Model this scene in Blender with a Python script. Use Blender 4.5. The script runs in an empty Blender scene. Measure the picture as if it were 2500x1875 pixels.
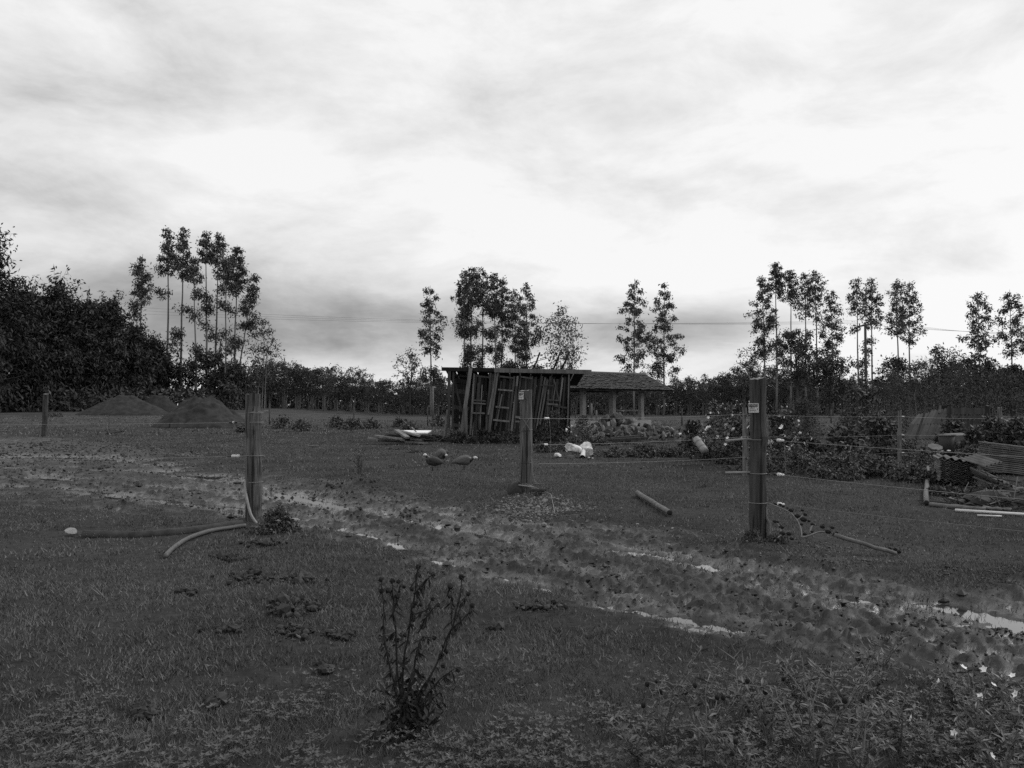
import bpy, math, random
import numpy as np
from mathutils import Vector, Matrix

# ------------------------------------------------------------------ camera
scene = bpy.context.scene
COL = scene.collection
EYE = 1.6
FPX = 1962.0                       # focal length in photo pixels (2500 wide)
TANP = 55.5 / FPX
PITCH = math.atan(TANP)
cam_d = bpy.data.cameras.new('camera'); cam = bpy.data.objects.new('camera', cam_d); COL.objects.link(cam)
cam_d.sensor_fit = 'HORIZONTAL'; cam_d.angle = 2 * math.atan(1250 / FPX)
cam_d.clip_start = 0.05; cam_d.clip_end = 6000
cam.location = (0, 0, EYE); cam.rotation_euler = (math.pi / 2 + PITCH, 0, 0)
scene.camera = cam

# ------------------------------------------------------------------ world
SUN_AZ = math.radians(72); SUN_EL = math.radians(42)      # azimuth from the view direction towards the right
world = bpy.data.worlds.new('World'); scene.world = world; world.use_nodes = True
wn, wl = world.node_tree.nodes, world.node_tree.links
wn.clear()
def wnode(t, **kw):
    n = wn.new(t)
    for k, v in kw.items(): setattr(n, k, v)
    return n
def wmath(op, a, b=None, c=None):
    n = wnode('ShaderNodeMath', operation=op)
    for i, x in enumerate((a, b, c)):
        if x is None: continue
        if isinstance(x, (int, float)): n.inputs[i].default_value = x
        else: wl.new(x, n.inputs[i])
    return n.outputs[0]
tc = wnode('ShaderNodeTexCoord'); sep = wnode('ShaderNodeSeparateXYZ'); wl.new(tc.outputs['Generated'], sep.inputs[0])
X, Y, Z = sep.outputs
az = wmath('ARCTAN2', X, Y); el = wmath('ARCSINE', Z)
zc = wmath('ADD', wmath('MAXIMUM', Z, 0.0), 0.24)
comb = wnode('ShaderNodeCombineXYZ')
wl.new(wmath('MULTIPLY', wmath('DIVIDE', X, zc), 0.75), comb.inputs[0]); wl.new(wmath('DIVIDE', Y, zc), comb.inputs[1])
def wnoise(scale, detail, rough, off=(0, 0, 0), dist=0.0):
    m = wnode('ShaderNodeMapping'); wl.new(comb.outputs[0], m.inputs[0]); m.inputs['Location'].default_value = off
    n = wnode('ShaderNodeTexNoise'); wl.new(m.outputs[0], n.inputs['Vector'])
    n.inputs['Scale'].default_value = scale; n.inputs['Detail'].default_value = detail
    n.inputs['Roughness'].default_value = rough; n.inputs['Distortion'].default_value = dist
    return n.outputs['Fac']
n1 = wnoise(0.95, 5, 0.55, (3.1, 1.7, 0), 0.4); n2 = wnoise(3.0, 6, 0.60, (8.2, 4.1, 2), 0.5)
cb2 = wnode('ShaderNodeCombineXYZ'); wl.new(az, cb2.inputs[0]); wl.new(wmath('MULTIPLY', el, 2.3), cb2.inputs[1]); cb2.inputs[2].default_value = 4.7
n3n = wnode('ShaderNodeTexNoise'); wl.new(cb2.outputs[0], n3n.inputs['Vector']); n3n.inputs['Scale'].default_value = 4.2; n3n.inputs['Detail'].default_value = 7; n3n.inputs['Roughness'].default_value = .62; n3n.inputs['Distortion'].default_value = .25
dens = wmath('ADD', wmath('ADD', wmath('MULTIPLY', n1, 0.29), wmath('MULTIPLY', n2, 0.22)), wmath('MULTIPLY', n3n.outputs['Fac'], 0.51))
# cloud banks that stand in the photographed part of the sky: (azimuth, elevation, spread az, spread el, darker + / lighter -)
BANKS = [(-20, 7.4, 15, 3.0, .30), (-8, 5.4, 14, 2.0, .13), (-26, 18.5, 8, 2.4, .13), (-12, 20.5, 8, 2.0, .03), (14, 21, 9, 2.0, .04), (-30, 13.5, 6, 2.0, .08), (-10, 19.5, 16, 1.3, .0), (-18, 16.5, 5, 1.6, -.16), (-2, 14.0, 11, 1.8, -.07),
         (-20, 4.0, 16, 2.0, .10), (-4, 2.0, 14, 1.6, .02), (12, 5.5, 9, 1.6, .19), (2, 24, 14, 2.0, -.03), (24, 17, 12, 5, -.10), (22, 22.5, 7, 1.6, .06), (-32, 12, 8, 4, .08), (8, 18.5, 12, 1.2, .0), (13, 10, 8, 2.2, -.08), (31, 9, 5, 1.3, .08), (28, 5, 9, 2.5, -.12)]
tot = None
for a, e, sa, se, amp in BANKS:
    dx = wmath('DIVIDE', wmath('SUBTRACT', az, math.radians(a)), math.radians(sa))
    dy = wmath('DIVIDE', wmath('SUBTRACT', el, math.radians(e)), math.radians(se))
    q = wmath('ADD', wmath('MULTIPLY', dx, dx), wmath('MULTIPLY', dy, dy))
    g = wmath('MULTIPLY', wmath('POWER', 2.718, wmath('MULTIPLY', q, -1.0)), amp)
    tot = g if tot is None else wmath('ADD', tot, g)
dens = wmath('ADD', dens, tot)
ramp = wnode('ShaderNodeValToRGB'); wl.new(dens, ramp.inputs[0])
cr = ramp.color_ramp; cr.interpolation = 'B_SPLINE'
cr.elements[0].position = 0.36; cr.elements[0].color = (1.12,) * 3 + (1,)
cr.elements[1].position = 0.86; cr.elements[1].color = (0.24,) * 3 + (1,)
e = cr.elements.new(0.50); e.color = (0.94,) * 3 + (1,)
e = cr.elements.new(0.66); e.color = (0.64,) * 3 + (1,)
sky = wnode('ShaderNodeTexSky', sky_type='NISHITA'); sky.sun_disc = False
sky.sun_elevation = SUN_EL; sky.sun_rotation = SUN_AZ; sky.air_density = 1.0; sky.dust_density = 3.0
bw = wnode('ShaderNodeRGBToBW'); wl.new(sky.outputs[0], bw.inputs[0])
skyl = wmath('MULTIPLY', bw.outputs[0], 0.10)
mix = wnode('ShaderNodeMix', data_type='FLOAT'); mix.inputs['Factor'].default_value = 0.90
wl.new(skyl, mix.inputs['A']); wl.new(ramp.outputs[0], mix.inputs['B'])
bg = wnode('ShaderNodeBackground'); wl.new(mix.outputs[0], bg.inputs[0]); bg.inputs[1].default_value = 1.0
out = wnode('ShaderNodeOutputWorld'); wl.new(bg.outputs[0], out.inputs[0])

# ------------------------------------------------------------------ sun behind the cloud
sd = bpy.data.lights.new('sun', 'SUN'); sd.energy = 1.4; sd.angle = math.radians(14); sd.color = (1, 1, 1)
sun = bpy.data.objects.new('sun', sd); COL.objects.link(sun)
sdir = Vector((math.sin(SUN_AZ) * math.cos(SUN_EL), math.cos(SUN_AZ) * math.cos(SUN_EL), math.sin(SUN_EL)))
sun.rotation_euler = sdir.to_track_quat('Z', 'Y').to_euler()

scene.view_settings.view_transform = 'Standard'; scene.view_settings.look = 'None'
scene.view_settings.exposure = 0.0; scene.view_settings.gamma = 1.0
scene.cycles.use_denoising = False
scene.cycles.max_bounces = 5

# ------------------------------------------------------------------ helpers
def G(u, v):                       # photo pixel -> point on the ground plane
    d = EYE * FPX / (v - 993.0) if v > 993.5 else 4000.0
    for _ in range(3):             # exact with the pitch
        pass
    ry = 1 - (937.5 - v) / FPX * TANP; rz = TANP + (937.5 - v) / FPX
    t = -EYE / rz
    c = math.cos(PITCH)
    return np.array([(u - 1250) / FPX / c * t, ry * t, 0.0])
def P(u, v, d):                    # photo pixel at distance d (world y)
    ry = 1 - (937.5 - v) / FPX * TANP; rz = TANP + (937.5 - v) / FPX
    t = d / ry
    return np.array([(u - 1250) / FPX / math.cos(PITCH) * t, d, EYE + rz * t])

def _hash(ix, iy, seed):
    h = (ix.astype(np.int64) * 374761393 + iy.astype(np.int64) * 668265263 + seed * 974634777) & 0xffffffff
    h = ((h ^ (h >> 13)) * 1274126177) & 0xffffffff
    h = ((h ^ (h >> 16)) * 2246822519) & 0xffffffff
    return ((h ^ (h >> 15)) & 0xffffff) / float(0xffffff)
def vnoise(x, y, seed=0):
    x = np.asarray(x, float); y = np.asarray(y, float)
    ix = np.floor(x); iy = np.floor(y); fx = x - ix; fy = y - iy
    fx = fx * fx * (3 - 2 * fx); fy = fy * fy * (3 - 2 * fy)
    a = _hash(ix, iy, seed); b = _hash(ix + 1, iy, seed); c = _hash(ix, iy + 1, seed); d = _hash(ix + 1, iy + 1, seed)
    return (a * (1 - fx) + b * fx) * (1 - fy) + (c * (1 - fx) + d * fx) * fy
def fbm(x, y, o=4, seed=0, g=0.5):
    s = 0; a = 1; t = 0
    x = np.asarray(x, float); y = np.asarray(y, float)
    for i in range(o):
        s = s + a * vnoise(x, y, seed + i * 17); t += a; a *= g
        x, y = x * 1.6 + y * 1.2, y * 1.6 - x * 1.2
    return s / t
def sstep(a, b, x):
    t = np.clip((x - a) / (b - a), 0, 1); return t * t * (3 - 2 * t)
def seg_dist(px, py, pts):
    best = np.full(px.shape, 1e9)
    for (ax, ay), (bx, by) in zip(pts[:-1], pts[1:]):
        dx, dy = bx - ax, by - ay; L = dx * dx + dy * dy + 1e-9
        t = np.clip(((px - ax) * dx + (py - ay) * dy) / L, 0, 1)
        best = np.minimum(best, np.hypot(px - ax - t * dx, py - ay - t * dy))
    return best
def inside(px, py, poly):
    r = np.zeros(px.shape, bool); n = len(poly)
    for i in range(n):
        (ax, ay), (bx, by) = poly[i], poly[(i + 1) % n]
        if ay == by: continue
        c = ((ay > py) != (by > py)) & (px < (bx - ax) * (py - ay) / (by - ay) + ax)
        r ^= c
    return r

class MB:                          # collects geometry for one mesh
    def __init__(s): s.V = []; s.F = []; s.n = 0; s.M = []
    def add(s, V, F, mat=0):
        V = np.asarray(V, float).reshape(-1, 3)
        for f in F:
            f = np.asarray(f, int)
            if f.size: s.F.append(f + s.n); s.M.append(np.full(len(f), mat))
        s.V.append(V); s.n += len(V); return s
    def mesh(s, name, mats, off=(0, 0, 0), smooth=False):
        me = bpy.data.meshes.new(name)
        V = (np.concatenate(s.V) - np.asarray(off, float)).astype(np.float32)
        idx = np.concatenate([f.ravel() for f in s.F]).astype(np.int32)
        sz = np.concatenate([np.full(len(f), f.shape[1]) for f in s.F])
        me.vertices.add(len(V)); me.vertices.foreach_set('co', V.ravel())
        me.loops.add(len(idx)); me.loops.foreach_set('vertex_index', idx)
        me.polygons.add(len(sz)); me.polygons.foreach_set('loop_start', np.concatenate([[0], np.cumsum(sz)[:-1]]).astype(np.int32))
        me.polygons.foreach_set('use_smooth', np.full(len(sz), smooth))
        for m in (mats if isinstance(mats, (list, tuple)) else [mats]): me.materials.append(m)
        me.polygons.foreach_set('material_index', np.concatenate(s.M).astype(np.int32))
        me.update(calc_edges=True); me.validate()
        return me

def obj(name, mb, mats=None, parent=None, smooth=False, local=False, loc=None):
    """one mesh object. World-space geometry; with a parent (an unrotated Empty) it is moved into the parent's space"""
    off = (0, 0, 0)
    if parent is not None and not local:
        q = parent; off = np.zeros(3)
        while q is not None: off = off + np.array(q.location); q = q.parent
    elif loc is not None and not local: off = loc
    o = bpy.data.objects.new(name, mb.mesh(name, mats, off, smooth) if isinstance(mb, MB) else mb)
    COL.objects.link(o)
    if parent is not None: o.parent = parent
    elif loc is not None: o.location = tuple(loc)
    return o
def tag(o, label=None, cat=None, group=None, kind=None):
    if label: o['label'] = label
    if cat: o['category'] = cat
    if group: o['group'] = group
    if kind: o['kind'] = kind
    return o
def empty(name, loc, label, cat, group=None, rz=0):
    o = bpy.data.objects.new(name, None); COL.objects.link(o); o.location = tuple(float(c) for c in loc); o.rotation_euler.z = rz
    o.empty_display_size = 0.2
    return tag(o, label, cat, group)
def copy_tree(o, parent=None):
    c = o.copy(); COL.objects.link(c); c.parent = parent
    for ch in o.children: copy_tree(ch, c)
    return c

def unit(v):
    v = np.asarray(v, float); return v / (np.linalg.norm(v, axis=-1, keepdims=True) + 1e-12)
def tube(pts, rad, n=8, cap=True, wob=0.0, rng=None):
    pts = np.asarray(pts, float); k = len(pts)
    rad = np.broadcast_to(np.asarray(rad, float), (k,))
    T = unit(np.gradient(pts, axis=0))
    ref = np.array([0, 0, 1.0]) if abs(T[0, 2]) < 0.8 else np.array([1.0, 0, 0])
    A = unit(np.cross(T, ref)); B = np.cross(T, A)
    th = np.linspace(0, 2 * np.pi, n, endpoint=False)
    R = rad[:, None] * np.ones((1, n))
    if wob and rng is not None: R = R * (1 + wob * rng.standard_normal((k, n))) * (1 + wob * rng.standard_normal((1, n)))
    V = pts[:, None] + R[..., None] * (np.cos(th)[None, :, None] * A[:, None] + np.sin(th)[None, :, None] * B[:, None])
    i = np.arange(k - 1)[:, None] * n; j = np.arange(n)[None]; jn = (j + 1) % n
    F = np.stack([i + j, i + jn, i + n + jn, i + n + j], -1).reshape(-1, 4)
    V = V.reshape(-1, 3); Fs = [F]
    if cap:
        c0, c1 = len(V), len(V) + 1; V = np.vstack([V, pts[:1], pts[-1:]])
        jj = np.arange(n); Fs.append(np.stack([np.full(n, c0), (jj + 1) % n, jj], -1))
        b = (k - 1) * n; Fs.append(np.stack([np.full(n, c1), b + jj, b + (jj + 1) % n], -1))
    return V, Fs
BOXF = np.array([[0, 1, 3, 2], [4, 6, 7, 5], [0, 4, 5, 1], [2, 3, 7, 6], [0, 2, 6, 4], [1, 5, 7, 3]])
def box(c, ax, ay, az_):            # centre and three half-axis vectors
    c, ax, ay, az_ = (np.asarray(q, float) for q in (c, ax, ay, az_))
    V = [c + i * ax + j * ay + k * az_ for i in (-1, 1) for j in (-1, 1) for k in (-1, 1)]
    return np.array(V), [BOXF]
def bar(a, b, w, t, side=(1, 0, 0), taper=1.0):   # plank from a to b; w along side, t across
    a, b = np.asarray(a, float), np.asarray(b, float); d = unit(b - a)
    s = np.asarray(side, float); s = unit(s - d * np.dot(s, d)); q = np.cross(d, s)
    V, F = box((a + b) / 2, (b - a) / 2, s * w / 2, q * t / 2)
    V[4:] = b + (V[4:] - b) * taper + 0 * V[4:] if taper != 1 else V[4:]
    return V, F
def leafquads(c, d, nrm, L, W):     # rhomb leaves: centre base c, direction d, width vector from nrm
    d = unit(d); s = unit(np.cross(d, nrm)); L = np.asarray(L)[:, None]; W = np.asarray(W)[:, None]
    k = unit(np.cross(s, d))
    v = np.stack([c, c + d * L * .45 + s * W * .5 + k * W * .12, c + d * L, c + d * L * .45 - s * W * .5 + k * W * .12], 1)
    n = len(c); return v.reshape(-1, 3), [np.arange(4 * n).reshape(n, 4)]
def rnd_dirs(rng, n, up=0.0):
    v = rng.standard_normal((n, 3)); v = unit(v); v[:, 2] += up; return unit(v)

ICO = None
def ico(sub=1):
    global ICO
    t = (1 + 5 ** .5) / 2
    v = np.array([(-1, t, 0), (1, t, 0), (-1, -t, 0), (1, -t, 0), (0, -1, t), (0, 1, t), (0, -1, -t), (0, 1, -t), (t, 0, -1), (t, 0, 1), (-t, 0, -1), (-t, 0, 1)], float)
    f = [(0, 11, 5), (0, 5, 1), (0, 1, 7), (0, 7, 10), (0, 10, 11), (1, 5, 9), (5, 11, 4), (11, 10, 2), (10, 7, 6), (7, 1, 8), (3, 9, 4), (3, 4, 2), (3, 2, 6), (3, 6, 8), (3, 8, 9), (4, 9, 5), (2, 4, 11), (6, 2, 10), (8, 6, 7), (9, 8, 1)]
    v = [tuple(x) for x in unit(v)]
    for _ in range(sub):
        cache = {}; nf = []
        def mid(a, b):
            k = (min(a, b), max(a, b))
            if k not in cache:
                v.append(tuple(unit(np.array(v[a]) + np.array(v[b])))); cache[k] = len(v) - 1
            return cache[k]
        for a, b, c in f:
            x, y, z = mid(a, b), mid(b, c), mid(c, a); nf += [(a, x, z), (b, y, x), (c, z, y), (x, y, z)]
        f = nf
    return np.array(v), np.array(f)
ICO0, ICO1, ICO2 = ico(0), ico(1), ico(2)
def rock_mb(rng, size, sub=1, rough=.22, flat=.75):
    V, F = (ICO1, ICO2)[sub - 1]; V = V.copy()
    for _ in range(11):             # cut facets
        n = unit(rng.standard_normal(3)); d = V @ n; lim = rng.uniform(.45, .8)
        V = V - np.outer(np.maximum(d - lim, 0), n)
    V = V * (1 + rough * .3 * rng.standard_normal((len(V), 1))) * np.array([1, rng.uniform(.65, 1), flat]) * size
    return MB().add(V, [F])

# ------------------------------------------------------------------ materials (the photograph is black and white)
def mat(name, col, rough=.85, var=.35, scale=6.0, stretch=(1, 1, 1), bump=0.0, bscale=None, island=0.0, spec=.25, detail=6, objrand=0.0, crack=0.0):
    m = bpy.data.materials.new(name); m.use_nodes = True; nt = m.node_tree; nd, lk = nt.nodes, nt.links
    b = nd['Principled BSDF']; b.inputs['Roughness'].default_value = rough; b.inputs['Specular IOR Level'].default_value = spec
    tcn = nd.new('ShaderNodeTexCoord'); mp = nd.new('ShaderNodeMapping'); mp.inputs['Scale'].default_value = stretch
    lk.new(tcn.outputs['Object'], mp.inputs[0])
    nz = nd.new('ShaderNodeTexNoise'); nz.inputs['Scale'].default_value = scale; nz.inputs['Detail'].default_value = detail; nz.inputs['Roughness'].default_value = .62
    lk.new(mp.outputs[0], nz.inputs['Vector'])
    mr = nd.new('ShaderNodeMapRange'); mr.inputs['From Min'].default_value = .28; mr.inputs['From Max'].default_value = .72
    mr.inputs['To Min'].default_value = col * (1 - var); mr.inputs['To Max'].default_value = col * (1 + var)
    lk.new(nz.outputs['Fac'], mr.inputs['Value']); v = mr.outputs[0]
    def mul(sock, a, c):
        r = nd.new('ShaderNodeMapRange'); r.inputs['To Min'].default_value = a; r.inputs['To Max'].default_value = c; lk.new(sock, r.inputs['Value'])
        q = nd.new('ShaderNodeMath'); q.operation = 'MULTIPLY'; lk.new(v, q.inputs[0]); lk.new(r.outputs[0], q.inputs[1]); return q.outputs[0]
    if island: v = mul(nd.new('ShaderNodeNewGeometry').outputs['Random Per Island'], 1 - island, 1 + island)
    if objrand: v = mul(nd.new('ShaderNodeObjectInfo').outputs['Random'], 1 - objrand, 1 + objrand)
    if crack:                       # long dark splits and stains down the grain
        m3 = nd.new('ShaderNodeMapping'); m3.inputs['Scale'].default_value = (34, 34, 1.1); lk.new(tcn.outputs['Object'], m3.inputs[0])
        n3 = nd.new('ShaderNodeTexNoise'); n3.inputs['Scale'].default_value = 1; n3.inputs['Detail'].default_value = 3; lk.new(m3.outputs[0], n3.inputs['Vector'])
        r3 = nd.new('ShaderNodeMapRange'); r3.inputs['From Min'].default_value = .50; r3.inputs['From Max'].default_value = .60; r3.inputs['To Min'].default_value = 1.25; r3.inputs['To Max'].default_value = 1 - crack
        lk.new(n3.outputs['Fac'], r3.inputs['Value']); q3 = nd.new('ShaderNodeMath'); q3.operation = 'MULTIPLY'; lk.new(v, q3.inputs[0]); lk.new(r3.outputs[0], q3.inputs[1]); v = q3.outputs[0]
    lk.new(v, b.inputs['Base Color'])
    if bump:
        n2_ = nd.new('ShaderNodeTexNoise'); n2_.inputs['Scale'].default_value = bscale or scale * 2; n2_.inputs['Detail'].default_value = 5
        lk.new(mp.outputs[0], n2_.inputs['Vector'])
        bp = nd.new('ShaderNodeBump'); bp.inputs['Strength'].default_value = bump; bp.inputs['Distance'].default_value = .02
        lk.new(n2_.outputs['Fac'], bp.inputs['Height']); lk.new(bp.outputs[0], b.inputs['Normal'])
    return m
M = {}
M['leaf_euc'] = mat('eucalyptus leaves', .045, .55, .2, .4, island=.55, spec=.4)
M['leaf_dark'] = mat('dark grove leaves', .032, .6, .6, .3, island=.55, spec=.25, objrand=.4)
M['leaf_wood'] = mat('woodland leaves', .060, .7, .45, .25, island=.5, objrand=.45, spec=.2)
M['leaf_bush'] = mat('bush leaves', .055, .55, .35, .8, island=.6, spec=.35)
M['leaf_feather'] = mat('feathery foliage', .060, .75, .25, .6, island=.4)
M['leaf_near'] = mat('weed leaves', .062, .5, .3, 4, island=.45, spec=.35)
M['leaf_rose'] = mat('flowering shrub leaves', .055, .5, .35, 1.5, island=.6, spec=.35)
M['stem'] = mat('weed stems', .13, .7, .3, 20, island=.3)
M['dry'] = mat('withered plant', .018, .8, .5, 30)
M['pod'] = mat('dry seed heads', .014, .8, .4, 50, bump=.5)
M['petal'] = mat('white petals', .72, .6, .12, 10)
M['bark_euc'] = mat('smooth eucalyptus bark', .16, .7, .45, 2, (1, 1, .25), bump=.3)
M['bark_dark'] = mat('dark bark', .05, .85, .4, 3, (1, 1, .3), bump=.4)
M['bark_pale'] = mat('pale thin trunks', .12, .8, .4, 3, (1, 1, .3))
M['post'] = mat('weathered post wood', .068, .75, .75, 14, (1.3, 1.3, .08), bump=.9, bscale=20, crack=.75)
M['post_slim'] = mat('grey slim post wood', .11, .8, .5, 14, (1.6, 1.6, .12), bump=.5, bscale=26, crack=.5)
M['post_dark'] = mat('dark treated post wood', .036, .7, .6, 14, (1.6, 1.6, .12), bump=.55, bscale=26, crack=.7)
M['post_end'] = mat('sawn post end', .16, .8, .4, 30)
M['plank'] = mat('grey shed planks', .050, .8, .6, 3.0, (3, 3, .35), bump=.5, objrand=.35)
M['plank_lit'] = mat('lit weathered grey planks', .125, .8, .45, 3.0, (3, 3, .35), bump=.5, objrand=.25)  # lighter copy of the plank colour, painted for boards that catch the light
M['plank_dark'] = mat('dark plank wood', .017, .85, .5, 3.0, (3, 3, .35), bump=.4, objrand=.4)  # darkest of the three plank tones
M['plank_pile'] = mat('stacked old boards', .13, .8, .55, 4, (.6, 3, 3), bump=.4, objrand=.5)
M['sheet_white'] = mat('white board', .8, .5, .1, 3)
M['tile'] = mat('clay roof tiles', .026, .5, .6, 1.3, island=.75, bump=.3)
M['plaster'] = mat('rough plaster columns', .22, .85, .25, 1.5)
M['concrete'] = mat('concrete slab', .30, .85, .2, 1.0)
M['stone'] = mat('rubble stone', .10, .85, .5, 2, bump=.4, objrand=.75)
M['gravel_heap'] = mat('heaped soil', .028, .95, .6, 2.2, bump=1.0, bscale=7)
M['gravel'] = mat('gravel', .115, .8, .3, 20, island=.75)
M['soil'] = mat('dark soil clods', .020, .6, .5, 30, island=.5)
M['crumb'] = mat('mud crumbs', .036, .55, .3, 20, island=.85)
M['wire'] = mat('fence wire', .21, .5, .2, 10)
M['wire_dull'] = mat('dull wire', .16, .5, .2, 10)
M['white_plastic'] = mat('white plastic', .55, .35, .08, 10, spec=.5)
M['black_plastic'] = mat('black plastic', .015, .4, .2, 10, spec=.5)
M['pipe'] = mat('grey pipe', .22, .5, .2, 9)
M['hose'] = mat('dull hose', .085, .55, .25, 9)
M['log'] = mat('peeled log', .115, .8, .45, 8, (1, 1, 1), bump=.4)
M['log_dark'] = mat('mossy log', .045, .9, .5, 8, bump=.5)
M['log_end'] = mat('dark log end', .02, .9, .3, 8)
M['fibre'] = mat('fibre cement sheets', .115, .85, .4, 5, bump=.4, objrand=.3)
M['tin'] = mat('dull metal sheet', .030, .6, .4, 3, objrand=.4)
M['sign'] = mat('sign plate', .50, .5, .12, 30)
M['ink'] = mat('sign lettering', .012, .6, .1, 10)
M['sack'] = mat('crumpled white sacks', .50, .6, .75, 5, bump=.3)
M['feather_dark'] = mat('dark plumage', .040, .7, .3, 40, bump=.3)
M['feather_grey'] = mat('grey plumage', .10, .8, .25, 60, bump=.3)
M['head_white'] = mat('pale bare head', .55, .6, .1, 30)
M['pole'] = mat('utility pole', .05, .8, .4, 3, (2, 2, .2))
M['water'] = mat('puddle water', .03, .04, .2, 4, spec=.6)

# ground: grass soil and mud blended by the built-in "mud" attribute
def ground_mat():
    m = bpy.data.materials.new('pasture and mud'); m.use_nodes = True; nt = m.node_tree; nd, lk = nt.nodes, nt.links
    b = nd['Principled BSDF']
    tcn = nd.new('ShaderNodeTexCoord')
    at = nd.new('ShaderNodeAttribute'); at.attribute_name = 'mud'
    def noise(s, d=6, r=.6):
        n = nd.new('ShaderNodeTexNoise'); n.inputs['Scale'].default_value = s; n.inputs['Detail'].default_value = d; n.inputs['Roughness'].default_value = r
        lk.new(tcn.outputs['Object'], n.inputs['Vector']); return n.outputs['Fac']
    def mrange(s, a, c, lo, hi):
        r = nd.new('ShaderNodeMapRange'); r.inputs['From Min'].default_value = a; r.inputs['From Max'].default_value = c
        r.inputs['To Min'].default_value = lo; r.inputs['To Max'].default_value = hi; lk.new(s, r.inputs['Value']); return r.outputs[0]
    def mth(op, a, c):
        q = nd.new('ShaderNodeMath'); q.operation = op
        for i, x in enumerate((a, c)):
            if isinstance(x, (int, float)): q.inputs[i].default_value = x
            else: lk.new(x, q.inputs[i])
        return q.outputs[0]
    ab = nd.new('ShaderNodeAttribute'); ab.attribute_name = 'bladed'
    grass = mth('MULTIPLY', mth('MULTIPLY', mrange(noise(.35, 5, .65), .3, .7, .55, 1.45), mrange(noise(9, 5, .7), .3, .7, .6, 1.4)), mrange(ab.outputs['Fac'], 0, 1, .060, .036))
    aw = nd.new('ShaderNodeAttribute'); aw.attribute_name = 'wet'
    asl = nd.new('ShaderNodeAttribute'); asl.attribute_name = 'pale_streak'  # paler mud colour in streaks along the wheel tracks
    mud = mth('MULTIPLY', mth('MULTIPLY', mrange(noise(2.2, 5, .65), .3, .7, .55, 1.45), mrange(noise(26, 4, .7), .3, .7, .5, 1.5)), mrange(asl.outputs['Fac'], 0, 1, .020, .056))
    mx = nd.new('ShaderNodeMix'); mx.data_type = 'FLOAT'; lk.new(at.outputs['Fac'], mx.inputs['Factor']); lk.new(grass, mx.inputs['A']); lk.new(mud, mx.inputs['B'])
    lk.new(mx.outputs[0], b.inputs['Base Color'])
    wet = mrange(aw.outputs['Fac'], 0, 1, .62, .16)
    rx = nd.new('ShaderNodeMix'); rx.data_type = 'FLOAT'; lk.new(at.outputs['Fac'], rx.inputs['Factor']); rx.inputs['A'].default_value = .95; lk.new(wet, rx.inputs['B'])
    lk.new(rx.outputs[0], b.inputs['Roughness'])
    sx = nd.new('ShaderNodeMix'); sx.data_type = 'FLOAT'; lk.new(at.outputs['Fac'], sx.inputs['Factor']); sx.inputs['A'].default_value = .05; lk.new(mrange(aw.outputs['Fac'], 0, 1, .25, .6), sx.inputs['B'])
    lk.new(sx.outputs[0], b.inputs['Specular IOR Level'])
    bp = nd.new('ShaderNodeBump'); bp.inputs['Strength'].default_value = .45; bp.inputs['Distance'].default_value = .02
    lk.new(noise(16, 5, .75), bp.inputs['Height']); lk.new(bp.outputs[0], b.inputs['Normal'])
    return m
M['ground'] = ground_mat()

# ------------------------------------------------------------------ terrain
UP = [(-500, 1062), (0, 1062), (150, 1072), (380, 1098), (540, 1150), (700, 1176), (860, 1184), (1000, 1206), (1150, 1234), (1330, 1264), (1500, 1288), (1700, 1328), (1900, 1372), (2100, 1405), (2300, 1425), (2500, 1440), (2900, 1480)]
LO = [(2900, 1790), (2500, 1680), (2200, 1620), (1950, 1580), (1700, 1545), (1500, 1480), (1250, 1445), (1050, 1425), (950, 1385), (850, 1335), (700, 1282), (560, 1250), (400, 1244), (200, 1232), (0, 1205), (-500, 1175)]
MUDPOLY = [tuple(G(u, v)[:2]) for u, v in UP + LO]
RUTS = [[(-200, 1120), (100, 1116), (300, 1125), (520, 1150)], [(-100, 1150), (150, 1160), (330, 1185), (560, 1200)], [(0, 1185), (200, 1195), (450, 1222), (600, 1240), (780, 1270), (930, 1315), (1060, 1365), (1240, 1412), (1420, 1455), (1640, 1500), (1800, 1530)],
        [(540, 1160), (640, 1192), (800, 1232), (960, 1260), (1100, 1290), (1300, 1330), (1500, 1342), (1700, 1372), (1900, 1425), (2100, 1452), (2300, 1475), (2480, 1525), (2700, 1560)],
        [(2300, 1470), (2400, 1500), (2520, 1520)], [(2120, 1575), (2300, 1640), (2480, 1660)]]
RUTS = [[tuple(G(u, v)[:2]) for u, v in r] for r in RUTS]
CENTRE = [tuple(G(u, v)[:2]) for u, v in [(-700, 1112), (0, 1130), (300, 1160), (600, 1212), (900, 1270), (1200, 1345), (1500, 1400), (1900, 1475), (2300, 1540), (2900, 1640)]]
PONDS = [([(2325, 1476), (2380, 1492), (2440, 1506), (2520, 1522), (2650, 1545)], .17), ([(630, 1194), (700, 1210), (780, 1224), (830, 1236)], .17), ([(1055, 1362), (1110, 1376)], .07), ([(1215, 1402), (1262, 1410)], .06), ([(1495, 1338), (1560, 1345), (1610, 1352)], .09), ([(1690, 1504), (1730, 1509)], .03),
         ([(560, 1245), (640, 1258), (720, 1268)], .10), ([(950, 1262), (1010, 1272)], .06), ([(2060, 1455), (2130, 1462)], .06), ([(90, 1165), (150, 1170)], .2), ([(210, 1205), (300, 1216)], .16), ([(420, 1222), (540, 1236)], .12), ([(1640, 1365), (1720, 1374)], .06), ([(2180, 1605), (2260, 1622)], .05), ([(380, 1150), (520, 1165)], .2)]
PONDS = [([tuple(G(u, v)[:2]) for u, v in p], w) for p, w in PONDS]
WL = -0.034                        # level of the standing water
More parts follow.
